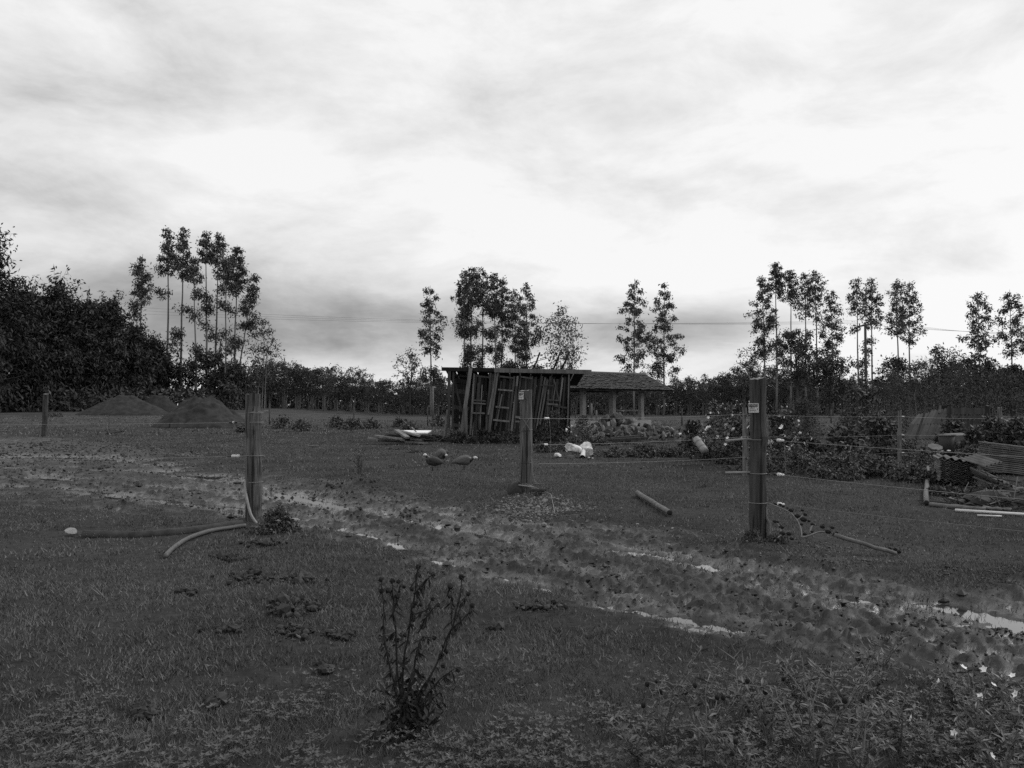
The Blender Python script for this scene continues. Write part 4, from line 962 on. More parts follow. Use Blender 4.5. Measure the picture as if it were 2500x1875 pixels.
# drop wires tying the strands together
a = P(1342, 1022, gM[1] + .6); b = P(1344, 1140, gM[1] + .6); m1 = P(1345, 1085, gM[1] + .6)
tag(obj('drop_wire', MB().add(*tube([a, m1, b], .003, 5)), M['wire_dull']), 'upright drop wire just right of the middle post', 'wire')
aa = np.linspace(-.3, 3.3, 14); cpt = P(1322, 1098, gM[1] + .3)
tag(obj('wire_loop', MB().add(*tube(np.stack([cpt[0] + .16 * np.cos(aa), cpt[1] + 0 * aa, cpt[2] + .14 * np.sin(aa) - .03], -1), .003, 5)), M['wire_dull']), 'slack loop of wire at the middle wire right of the middle post', 'wire')
# left fence running to the left edge
for k, (v0, v1, lab) in enumerate([(1031, 1034, 'top wire from the left post to the left edge'), (1113, 1124, 'middle wire from the left post to the left edge'), (1178, 1200, 'bottom wire sagging from the left post to the left')]):
    a = P(620, v0, gL[1]) + np.array([-rL, -.02, 0]); b = P(-250, v1, gL[1] + .4)
    r_ = wire([a, b], lab, .02 if k < 2 else .05, .0026 if k < 2 else .002, 'wire' if k < 2 else 'wire_dull', group='wires left of the left post')
    d_ = unit(b - a)
    if k == 0: insulator(r_, a + d_ * .12, d_, 'black_plastic', .11, .016); insulator(r_, a + d_ * .15, d_, 'white_plastic', .035, .018)
    if k == 1: insulator(r_, a + d_ * .08, d_, 'white_plastic', .115, .024); insulator(r_, a + d_ * .20, d_, 'black_plastic', .06, .008)
    if k == 2: insulator(r_, a + d_ * .06, d_, 'black_plastic', .10, .014)
tag(obj('drop_wire', MB().add(*tube([P(549, 1032, gL[1]), P(553, 1110, gL[1]), P(559, 1178, gL[1])], .0022, 5)), M['wire_dull']), 'upright drop wire left of the left post', 'wire')
a = np.array([gL[0] - rL, gL[1] - .06, zl[0] - .02]); b = P(655, 1003, gL[1] + .05)
tag(obj('wire_stub', MB().add(*tube([a, (gL[0], gL[1] - rL - .01, zl[0] + .01), b], .004, 5)), M['wire']), 'bent stub of wire standing out right of the left post top', 'wire')
# right fence coming towards the camera
rb = np.array([4.55, 7.05, 0])
for k, (z, v1, lab) in enumerate(zip(zr, (1110, 1214, 1292), ('top wire running right from the signed gate post', 'middle wire running right from the signed gate post', 'bottom wire running right from the signed gate post'))):
    a = np.array([gR[0] + rR, gR[1] - .03, z]); b = P(2500, v1, 7.05); c = a + (b - a) * 1.6
    r_ = wire([a, c], lab, .02, .003, 'wire' if k < 2 else 'wire_dull', group='wires right of the signed gate post')
    d_ = unit(c - a); insulator(r_, a + d_ * .10, d_, 'black_plastic', .045, .017); insulator(r_, a + d_ * .155, d_, 'white_plastic', .05, .022); insulator(r_, a + d_ * .22, d_, 'white_plastic', .025, .016)
tag(obj('drop_wire', MB().add(*tube([P(1915, 1084, gR[1] - .25), P(1919, 1165, gR[1] - .25), P(1922, 1236, gR[1] - .25)], .0022, 5)), M['wire_dull']), 'upright drop wire right of the signed gate post', 'wire')
for k, (v0, v1) in enumerate([(1076, 1071), (1154, 1153)]):
    a = P(1771, v0, gR[1] + .02); b = P(1829, v1, gR[1] - .03)
    o = empty('gate_handle', b, f'{("upper", "lower")[k]} pale tube handle hooked to the left of the signed gate post', 'gate handle', 'gate handles')
    obj('grip', MB().add(*tube([a, b], .0135, 10)), M['white_plastic' if False else 'pipe'], o, smooth=True)
    obj('hook', MB().add(*tube([b, b + (.03, 0, 0)], .006, 6)), M['wire'], o)
tag(obj('hanging_cord', MB().add(*tube([P(1825, 1010, gR[1] + .03), P(1827, 1090, gR[1] + .03), P(1825, 1155, gR[1] + .03)], .004, 5)), M['wire']), 'pale cord hanging down the left side of the signed gate post', 'cord')

# pale conduit strapped to the right post foot
pts = [P(1870, 1237, gR[1] - .05), P(1871, 1262, gR[1] - .06), P(1879, 1282, gR[1] - .07), P(1876, 1305, gR[1] - .07), P(1871, 1326, gR[1] - .06)]
tag(obj('conduit', MB().add(*tube(pts, [.013, .014, .020, .022, .016], 8)), M['log'], smooth=True), 'pale conduit bent against the foot of the signed gate post', 'conduit')
# hose curving down the left post, second one lying in the grass
def smooth_pts(pts, n=24):
    pts = np.array(pts, float); t = np.linspace(0, len(pts) - 1, n); out_ = []
    for x in t:
        k = min(int(x), len(pts) - 2); f = x - k
        p0, p1, p2, p3 = pts[max(k - 1, 0)], pts[k], pts[k + 1], pts[min(k + 2, len(pts) - 1)]
        out_.append(.5 * ((2 * p1) + (-p0 + p2) * f + (2 * p0 - 5 * p1 + 4 * p2 - p3) * f * f + (-p0 + 3 * p1 - 3 * p2 + p3) * f ** 3))
    return np.array(out_)
dL = gL[1] - rL
tag(obj('hose', MB().add(*tube(smooth_pts([P(600, 1172, dL + .05), P(599, 1195, dL), P(604, 1225, dL - .05), P(612, 1255, dL - .08), P(622, 1272, dL - .1), P(632, 1284, dL - .12)]), .019, 10)), M['pipe'], smooth=True), 'pale hose curving down the front of the left post', 'hose')
pts = [Gz(u, v) + np.array([0, 0, .03]) for u, v in [(403, 1368), (425, 1345), (460, 1322), (510, 1305), (560, 1297), (600, 1293)]]
tag(obj('hose', MB().add(*tube(smooth_pts(pts), .026, 10)), M['hose'], smooth=True), 'dull hose arching across the grass left of the left post', 'hose')
# dark pole lying on the grass, with a pale stone at its end
pts = [Gz(205, 1312) + (0, 0, .03), Gz(330, 1312) + (0, 0, .02), Gz(460, 1302) + (0, 0, .02), Gz(590, 1288) + (0, 0, .02)]
o = empty('fallen_pole', pts[0], 'dark mossy pole lying in the grass left of the left post', 'pole')
obj('timber', MB().add(*tube(pts, [.062, .06, .058, .052], 12, True, .07, np.random.default_rng(3))), M['log_dark'], o, smooth=True)
p = Gz(172, 1310); o = tag(obj('stone', rock_mb(np.random.default_rng(9), .075, 2, .06).mesh('stone', M['pipe'])), 'pale rough stone at the left end of the fallen pole', 'stone'); o.location = tuple(p + (0, 0, .05))

# ------------------------------------------------------------------ logs and timbers on the right
def log(a, b, r, lab, mt='log', name='log', seed=0, endm='log_end'):
    a, b = np.array(a), np.array(b); o = empty(name, a, lab, 'log', 'logs and poles on the ground')
    t = np.linspace(0, 1, 7)[:, None]; pts = a + (b - a) * t + np.random.default_rng(seed).standard_normal((7, 3)) * r * .15
    V_, F_ = tube(pts, np.linspace(r, r * .9, 7), 10, True, .04, np.random.default_rng(seed))
    m2 = MB(); m2.add(V_, [F_[0]], 0); m2.F += [F_[1], F_[2]]; m2.M += [np.full(len(F_[1]), 1), np.full(len(F_[2]), 1)]
    obj('timber', m2, [M[mt], M[endm]], o, smooth=True)
def gz_(u, v, h): return Gz(u, v) + np.array([0, 0, h])
log(gz_(1556, 1212, .06), gz_(1636, 1264, .06), .045, 'short log lying on the grass between the middle and right posts', 'log', seed=1)
log(gz_(2262, 1236, .05), gz_(2265, 1150, .05), .042, 'long pale pole lying straight away from the camera', seed=2)
log(gz_(2268, 1238, .04), gz_(2408, 1252, .04), .036, 'pale pole lying sideways from the end of the long pole', seed=3)
log(gz_(2400, 1248, .04), gz_(2470, 1254, .04), .03, 'short pole continuing right of the sideways pole', seed=4)
log(gz_(2338, 1236, .06), P(2462, 1206, 12.9), .042, 'pale pole raised on the rubbish heap at its right end', seed=5)
log(P(2425, 1208, 13.8), P(2500, 1192, 13.8), .035, 'pole resting higher on the rubbish heap', seed=6)
log(gz_(2320, 1224, .04), gz_(2345, 1236, .04), .03, 'stubby pole end left of the raised pole', seed=7)
a, b = gz_(2332, 1253, .03), gz_(2560, 1268, .03)
tag(obj('white_pipe', MB().add(*tube([a, (a + b) / 2, b], .022, 8)), M['white_plastic'], smooth=True), 'long white pipe lying on the grass at the right edge', 'pipe')
a, b = gz_(2386, 1264, .02), gz_(2446, 1268, .02)
tag(obj('white_pipe', MB().add(*tube([a, b], .012, 8)), M['white_plastic'], smooth=True), 'short white pipe in front of the long one', 'pipe')

# stacks of corrugated sheets
def corr_mesh(w, l, amp, waves, th, name, mt):
    n = waves * 8 + 1; x = np.linspace(-w / 2, w / 2, n); z = amp * np.sin(np.linspace(0, 2 * np.pi * waves, n))
    V_ = []; 
    for yy in (-l / 2, l / 2):
        for o_ in (0, th): V_.append(np.stack([x, np.full(n, yy), z + o_], -1))
    V_ = np.concatenate(V_); j = np.arange(n - 1); A_ = lambda k: k * n + j
    q = lambda a_, b_: np.stack([A_(a_), A_(a_) + 1, A_(b_) + 1, A_(b_)], -1)
    F_ = [q(0, 1), q(3, 2), q(1, 3), q(2, 0), np.array([[0, 2 * n, 3 * n, n], [n - 1, 2 * n - 1, 4 * n - 1, 3 * n - 1]])]
    return MB().add(V_, F_).mesh(name, M[mt], smooth=False)
cm = corr_mesh(.74, .62, .022, 5, .008, 'corrugated_sheet', 'fibre'); base = G(2358, 1190); d = base[1]
rng = np.random.default_rng(8)
for k in range(15):
    o = obj('corrugated_sheet', cm); o.location = (base[0] + rng.uniform(-.02, .02), d + .3 + rng.uniform(-.03, .03), Hs(base) + .05 + k * .034); o.rotation_euler = (math.radians(2), math.radians(9), math.radians(-18 + rng.uniform(-2, 2)))
    tag(o, f'{NUM[k]} sheet from the bottom of the corrugated stack behind the raised pole' if k < 14 else 'topmost sheet of the corrugated stack behind the raised pole', 'sheet', 'stack of corrugated sheets')
cm2 = corr_mesh(.55, .5, .022, 4, .008, 'corrugated_sheet', 'fibre')
for k, (u, v, rot, lab) in enumerate([(2395, 1124, (.25, -.15, .5), 'tilted corrugated sheet on the right of the stack'), (2405, 1165, (.45, .3, .9), 'corrugated sheet slid down right of the stack'), (2440, 1172, (.35, .35, .4), 'corrugated sheet fallen at the foot of the dark slat stack'), (2425, 1182, (.2, .25, .2), 'corrugated sheet lying lowest right of the stack')]):
    o = obj('corrugated_sheet', cm2); o.location = tuple(P(u, v, 15.6)); o.rotation_euler = rot; tag(o, lab, 'sheet', 'slid corrugated sheets')
sm = MB().add(*box((0, 0, 0), (.5, 0, 0), (0, .45, 0), (0, 0, .014))).mesh('slat_board', M['fibre'])
base = G(2490, 1165); 
for k in range(15):
    o = obj('slat_board', sm); o.location = (base[0] + rng.uniform(-.04, .04), base[1] + .4, Hs(base) + .05 + k * .044); o.rotation_euler = (0, math.radians(7), math.radians(-14 + rng.uniform(-3, 3)))
    tag(o, f'{NUM[k]} flat board from the bottom of the stack at the right edge' if k < 14 else 'topmost flat board of the tall stack at the right edge', 'board', 'stack of flat boards')
# dark brushwood heap under the raised poles
rng = np.random.default_rng(18); mb = MB(); base = G(2490, 1246)
for k in range(160):
    c = base + np.array([rng.normal(0, .32), .35 + rng.normal(0, .3), abs(rng.normal(.05, .13))]); dr_ = unit(rng.standard_normal(3) * np.array([1, .8, .35])) * rng.uniform(.1, .35)
    mb.add(*tube([c - dr_, c + dr_], [.011, .006], 4, False))
V_, F_ = ICO2; V_ = V_ * np.array([.75, .45, .27]) * (1 + .09 * rng.standard_normal((len(V_), 1))); mb.add(V_ + base + (.05, .45, 0), [F_])
tag(obj('brushwood_heap', mb, M['soil']), 'black heap of brushwood at the right edge', 'heap')

# wrecked plank shelter on the right
DW = 27.0; g = P(2310, 1000, DW); g[2] = 0
wr = empty('wrecked_shelter', g, 'wrecked plank shelter with leaning dark boards behind the fence', 'shelter')
rng = np.random.default_rng(23)
for k in range(11):
    u = 2226 + k * 8; v0 = 1008 - k * 1.2 + (4 if k < 4 else 0)
    obj('panel_board', MB().add(*bar(P(u + 20, v0, DW + .5), P(u, 1036, DW + .15), 7.3 * DW / FPX, .03)), M['tin'], wr)
for k in range(11):
    u = 2214 + k * 8.4; obj('panel_board', MB().add(*bar(P(u + 14, 1036 + (k % 3), DW), P(u - 2, 1074 - k * .3, DW - .35), 8 * DW / FPX, .03)), M['tin'], wr)
for u0, v0, u1, v1 in [(2258, 1006, 2236, 1070), (2296, 990, 2293, 1010)]: obj('batten', MB().add(*bar(P(u0, v0, DW - .2), P(u1, v1, DW - .4), .06, .04)), M['plank'], wr)
for v0, h in [(1003, 15), (1019, 9), (1035, 15)]:
    obj('plank', MB().add(*bar(P(2312, v0, DW + .3), P(2404, v0 + (0 if v0 != 1035 else -2), DW + .6), h * DW / FPX, .04, (0, 0, 1))), M['plank'], wr)
for k in range(7): obj('plank', MB().add(*bar(P(2336 + k * 10, 1012, DW + 1.2), P(2328 + k * 10, 1066, DW + 1.0), 5 * DW / FPX, .03)), M['plank_dark'], wr)
obj('post', MB().add(*bar(P(2318, 992, DW), P(2314, 1070, DW), .09, .09)), M['plank'], wr)
obj('post', MB().add(*bar(P(2306, 990, DW + .6), P(2306, 1066, DW + .6), .3, .1)), M['plank_dark'], wr)
# tub and table top
q = P(2312, 1106, 24); tb = empty('tub', (q[0], q[1], Hs(q)), 'dark round tub with a pale rim before the wrecked shelter', 'tub'); zt = P(0, 1063, 24)[2]
obj('shell', MB().add(*tube([(q[0], q[1], .0), (q[0], q[1], zt * .5), (q[0], q[1], zt)], [.16, .2, .23], 18)), M['tin'], tb, smooth=True)
obj('rim', MB().add(*tube([(q[0], q[1], zt), (q[0], q[1], zt + .03)], .25, 18)), M['fibre'], tb)
a = P(2316, 1069, 24.2); b = P(2360, 1067, 24.2)
tag(obj('work_top', MB().add(*box((a + b) / 2, (b - a) / 2, (0, .3, .02), (0, .01, -.10))), M['fibre'], loc=(a + b) / 2), 'pale block-like table top right of the tub', 'table')
q = P(2283, 1093, 23); th = np.linspace(0, 2 * np.pi, 8, endpoint=False); rim = np.stack([.21 * np.cos(th), .16 * np.sin(th), .085 * np.sin(th)], -1)
V_ = np.vstack([rim + q, rim + q + (0, -.01, .03)]); k8 = np.arange(8)
tag(obj('octagonal_plate', MB().add(V_, [np.stack([k8, (k8 + 1) % 8, 8 + (k8 + 1) % 8, 8 + k8], -1), np.arange(8)[None, ::-1], np.arange(8, 16)[None]]), M['fibre'], loc=q), 'pale eight-sided plate leaning in the weeds below the tub', 'plate')
for k, (u, v, lab) in enumerate([(2298, 1101, 'left small white ball-shaped scrap under the tub'), (2316, 1100, 'right small white ball-shaped scrap under the tub'), (2226, 1172, 'white scrap of rubbish left of the sheet stack'), (2232, 1181, 'second white scrap below the first left of the stack'), (2288, 1180, 'white scrap right of the long pole'), (2243, 1197, 'pale stone left of the long pole')]):
    p = P(u, v, 23 if k < 2 else G(u, v)[1]); o = tag(obj('scrap', rock_mb(np.random.default_rng(60 + k), .05 if k < 2 else .04, 1), M['sack']), lab, 'scrap', 'white scraps on the right'); o.location = tuple(p); o.scale = (1.4, 1, .7)
# ------------------------------------------------------------------ guinea fowl
def guinea(name, g, yaw, seed, lab, spine, rad, headn, hunch=1.0, grey=True):
    """body lofted along the spine from tail to beak; the last headn rings are the pale head"""
    g = g + np.array([0, 0, .045]); root = empty(name, g, lab, 'bird', 'guinea fowl', yaw)
    sp = np.array(spine, float); t = np.linspace(0, len(sp) - 1, 34)
    pts = smooth_pts(np.stack([sp[:, 0], np.zeros(len(sp)), sp[:, 1]], -1), 34)
    r = np.interp(t, range(len(sp)), rad)
    V_, F_ = tube(pts, r, 14, True)
    ctr_ = np.repeat(pts, 14, 0); V_[:len(ctr_), 1] = ctr_[:, 1] + (V_[:len(ctr_), 1] - ctr_[:, 1]) * .86
    kh = int((len(sp) - headn) / (len(sp) - 1) * 33); kn = int((len(sp) - headn - 2) / (len(sp) - 1) * 33)
    ring = np.arange(33).repeat(14); mi = np.where(ring >= kh, 1, np.where(ring >= kn, 2, 0))
    mb = MB(); mb.add(V_, [F_[0]]); mb.M = [mi]; mb.F += [F_[1], F_[2]]; mb.M += [np.zeros(14), np.ones(14)]
    obj('body', mb, [M['feather_grey' if grey else 'feather_dark'], M['head_white'], M['black_plastic']], root, smooth=True, local=True)
    hip = .5 * (sp[2] + sp[3])
    for s in (-1, 1):
        lg = MB(); x = hip[0] + .012 * s + .01; y = .045 * s
        lg.add(*tube([(x - .01, y, hip[1] - .05), (x + .012, y, .085), (x - .005, y, .012)], [.018, .0075, .006], 6))
        for a in (-.5, 0, .5, 3.14): lg.add(*tube([(x - .005, y, .012), (x - .005 + .05 * math.cos(a) * (.6 if a > 3 else 1), y + .05 * math.sin(a), .005)], [.006, .003], 4))
        obj('leg', lg, M['black_plastic'], root, smooth=True, local=True)
    for s in (-1, 1):               # folded wing over the flank
        c = sp[2] * .45 + sp[3] * .55; w = MB(); V2, F2 = ICO2; V2 = V2 * np.array([.17, .022, .075]); cs, sn_ = math.cos(.22), math.sin(.22)
        V2 = np.stack([V2[:, 0] * cs - V2[:, 2] * sn_ * -1, V2[:, 1], V2[:, 2] * cs + V2[:, 0] * sn_], -1)
        V2 = V2 + np.array([c[0] - .03, s * rad[2] * .80, c[1] + .012]); w.add(V2, [F2])
        obj('wing', w, M['feather_grey' if grey else 'feather_dark'], root, smooth=True, local=True)
    return root
g = Gz(1131, 1153)
guinea('guinea_fowl', g, 0, 1, 'grey guinea fowl walking right with its white head stretched forward', [(-.30, .155), (-.20, .20), (-.06, .225), (.08, .24), (.165, .255), (.21, .27), (.255, .285), (.29, .298), (.325, .292), (.35, .275)], [.008, .055, .115, .125, .085, .042, .028, .034, .024, .006], 4)
g = Gz(1061, 1156)
guinea('guinea_fowl', g, math.radians(205), 2, 'dark guinea fowl in front, turning its white head back to the left', [(-.22, .18), (-.14, .205), (-.02, .225), (.10, .25), (.155, .29), (.18, .335), (.215, .375), (.245, .392), (.27, .385), (.29, .372)], [.01, .065, .12, .12, .075, .040, .028, .034, .022, .006], 4, grey=False)
g = Gz(1077, 1140)
guinea('guinea_fowl', g, math.radians(-50), 3, 'grey guinea fowl behind the others bending its head down to the right', [(-.20, .30), (-.12, .30), (-.01, .29), (.10, .27), (.16, .25), (.19, .24), (.21, .245), (.235, .262), (.26, .26), (.28, .245)], [.02, .09, .14, .13, .07, .038, .026, .034, .022, .006], 4)

# ------------------------------------------------------------------ bushes in the middle distance
def flowers(root, n, seed, Wd, Hd, d, sc=.07, front=True):
    rng = np.random.default_rng(seed)
    mb = MB(); a = np.linspace(0, 2 * np.pi, 5, endpoint=False)
    for q in a:
        mb.add(*leafquads(np.zeros((1, 3)), np.array([[math.cos(q), math.sin(q), .45]]), np.array([[0, 0, 1.0]]), [1.0], [.85]))
    me = mb.mesh('flower', M['petal'])
    for k in range(n):
        o = bpy.data.objects.new('flower', me); COL.objects.link(o); o.parent = root
        x = rng.uniform(-.5, .5) * Wd; o.location = (x, -rng.uniform(.15, .5) * d, rng.uniform(.3, 1.02) * Hd * (1 - .7 * (x / Wd) ** 2 * 2)); o.rotation_euler = (rng.uniform(.4, 1.6), rng.uniform(-.6, .6), rng.uniform(0, 6)); s = sc * rng.uniform(.6, 1.15); o.scale = (s, s, s)
BU = [  # u, v top, width px, distance, kind, label, flowers
    (1762, 990, 130, 24, 'rose', 'flowering shrub left of the signed gate post with white blooms', 22), (1692, 1030, 70, 26, 'rose', 'low leafy shrub behind the pale drum', 4), (1800, 1030, 90, 22.5, 'rose', 'dense dark shrub directly behind the slim post', 12),
    (1905, 1012, 110, 21, 'rose', 'flowering shrub right of the signed gate post', 24), (1968, 1068, 80, 21.5, 'rose', 'low dark bush between the flowers and the broad-leaved bush', 3), (1960, 985, 90, 40, 'feather', 'pale low tree-like shrub behind the white flowers', 0),
    (2110, 940, 130, 27, 'bush', 'tall broad-leaved bush left of the wrecked shelter', 0), (2150, 1010, 120, 24, 'bush', 'lower broad-leaved bush at the slim back fence post', 0), (2060, 1050, 120, 21, 'bush', 'low bush in front of the broad-leaved one', 0),
    (2250, 900, 170, 42, 'feather', 'tall feathery shrub behind the wrecked shelter', 0), (2180, 915, 120, 48, 'feather', 'feathery shrub behind the broad-leaved bush', 0), (2350, 905, 150, 44, 'feather', 'feathery shrub right behind the wrecked shelter', 0), (2450, 915, 170, 40, 'feather', 'feathery shrub at the right edge', 0),
    (2420, 1030, 110, 24.5, 'bush', 'leafy bush around the black stump post', 0), (2485, 1030, 110, 24, 'bush', 'leafy bush at the right edge behind the board stack', 0), (2375, 1056, 60, 23, 'bush', 'small bush right of the tub', 0), (2100, 985, 120, 34, 'feather', 'grey shrub seen over the low bush', 0),
    (1850, 1075, 120, 19.5, 'bush', 'low weeds at the foot of the flowering shrubs', 0), (1950, 1095, 150, 19, 'bush', 'low weeds right of the signed gate post', 0), (2080, 1098, 150, 18.5, 'bush', 'low weeds at the foot of the back fence', 0), (2250, 1105, 150, 21, 'bush', 'low weeds around the pale plate', 0), (2370, 1100, 130, 19.5, 'bush', 'low weeds behind the sheet stack', 0),
    (2150, 1122, 130, 18, 'bush', 'rough weeds before the slim back fence post', 0), (2230, 1138, 110, 17, 'bush', 'rough weeds beyond the end of the long pole', 0), (2300, 1150, 90, 16.6, 'bush', 'rough weeds left of the sheet stack', 0), (2030, 1118, 140, 17.6, 'bush', 'rough weeds left of the slim back fence post', 0), (2215, 1082, 110, 23, 'bush', 'overgrown weeds under the wrecked shelter panels', 0), (2330, 1030, 70, 25.5, 'bush', 'leafy shoots climbing the wrecked shelter', 0), (2310, 1195, 90, 14.4, 'bush', 'weeds between the two long poles', 0), (2385, 1205, 80, 14, 'bush', 'weeds under the raised pole', 0)]
for k, (u, vt, w, d, kind, lab, nf) in enumerate(BU):
    kw = dict(rose=dict(nclump=80, per=26, lsz=.11, leafmat='leaf_rose', sig=.06, aspect=.5, droop=.1), bush=dict(nclump=80, per=24, lsz=.16, leafmat='leaf_bush', sig=.06, aspect=.42, droop=.35), feather=dict(nclump=120, per=34, lsz=.17, leafmat='leaf_feather', sig=.085, aspect=.18, droop=.1, tuft=.3))[kind]
    if vt > 1070: kw.update(nclump=70, lsz=.09)
    root = put_leafy(u, vt, None, w, d, 'flowering_shrub' if kind == 'rose' else 'bush', 500 + k, lab, 'shrub' if kind == 'rose' else 'bush', 'bushes on the right', base=.02, trunks=5, trunk_r=.02, barkmat='bark_pale', dome=2.0, stem='stalks', crown='leaves', **kw)
    if nf: flowers(root, nf, 600 + k, w * d / FPX, P(u, vt, d)[2] - root.location.z, w * d / FPX)
# weeds against the shed and round the rubble
WE = [(1120, 1056, 70, 34.6, 'dark weeds at the left front corner of the shed'), (1180, 1052, 80, 34.8, 'dark weeds under the first leaning shed panel'), (1240, 1056, 80, 34.8, 'dark weeds behind the middle post'), (1310, 1050, 90, 34.6, 'dark weeds under the right shed boards'), (1355, 1005, 80, 34.8, 'tall dark weed growing up the right shed boards'), (1060, 1066, 60, 36.5, 'dark weeds between the board pile and the shed'),
      (1420, 1020, 80, 34, 'white-flowered weed at the right corner of the shed'), (1500, 1100, 90, 25.5, 'tall weeds in front of the fallen beam'), (1570, 1092, 110, 25.5, 'spiky weeds in the middle of the rubble front'), (1640, 1098, 90, 25.5, 'weeds left of the pale drum'), (1400, 1075, 90, 29, 'weeds behind the white sacks'), (1330, 1086, 70, 28, 'weeds right of the middle post'),
      (1462, 1070, 60, 33, 'weeds at the left foot of the rubble heap'), (1735, 1098, 60, 24, 'weeds behind the pale drum'), (975, 1098, 60, 30, 'low weed in front of the board pile'), (1010, 1104, 40, 28, 'pale low weed left of the rear guinea fowl'), (878, 1092, 44, 18.6, 'spindly weed left of the guinea fowl'), (1100, 1040, 50, 36, 'bare twiggy weed left of the shed')]
for k, (u, vt, w, d, lab) in enumerate(WE):
    dk = k < 6
    root = put_leafy(u, vt, None, w, d, 'weed_clump', 560 + k, lab, 'weeds', 'weeds by the shed and rubble', nclump=60 if k not in (16, 17) else 26, per=22 if k not in (16, 17) else 8, lsz=.13 if k not in (14, 15, 16) else .07, base=0.0, leafmat='leaf_dark' if dk else 'leaf_near', sig=.085, aspect=.30, trunks=6, trunk_r=.012, barkmat='bark_dark', droop=-.1 if k in (8,) else .1, dome=2.0, stem='stalks', crown='leaves')
    if k == 6: flowers(root, 12, 700, w * d / FPX, P(u, vt, d)[2], .8, .07)
# clump at the foot of the left post, mounded leaves at the middle post foot
put_leafy(682, 1248, None, 100, G(682, 1308)[1] + .25, 'weed_clump', 590, 'bushy weed clump at the right foot of the left post', 'weeds', None, nclump=80, per=30, lsz=.055, base=0, leafmat='leaf_near', sig=.085, aspect=.5, trunks=6, trunk_r=.006, dome=2.0, stem='stalks', crown='leaves')
for k, (u, vt, w, d, lab) in enumerate([(1836, 1300, 44, gR[1] - .25, 'small tuft of weeds at the left foot of the signed gate post'), (1895, 1312, 40, gR[1] - .2, 'small tuft of weeds at the right foot of the signed gate post'), (1312, 1206, 34, gM[1] - .3, 'small tuft of weeds at the right foot of the middle post')]):
    put_leafy(u, vt, None, w, d, 'weed_clump', 594 + k, lab, 'weeds', None, nclump=26, per=16, lsz=.05, base=0, leafmat='leaf_near', sig=.10, aspect=.28, trunks=4, trunk_r=.003, dome=2.0, droop=-.3, stem='stalks', crown='leaves')
p = gM + np.array([-.16, -.02, -.02]); o = tag(obj('earth_lump', MB().add(ICO2[0] * (1 + .05 * np.random.default_rng(77).standard_normal((len(ICO2[0]), 1))) * np.array([.17, .15, .21]), [ICO2[1]]), M['soil'], smooth=True), 'dark rounded lump of earth against the left foot of the middle post', 'lump'); o.location = tuple(p)
a = gM + np.array([.1, -.1, .04]); b = P(1335, 1197, gM[1] - .2); tag(obj('stick', MB().add(*tube([a, b], .03, 7)), M['log_dark']), 'dark stub of branch beside the middle post foot', 'stick')

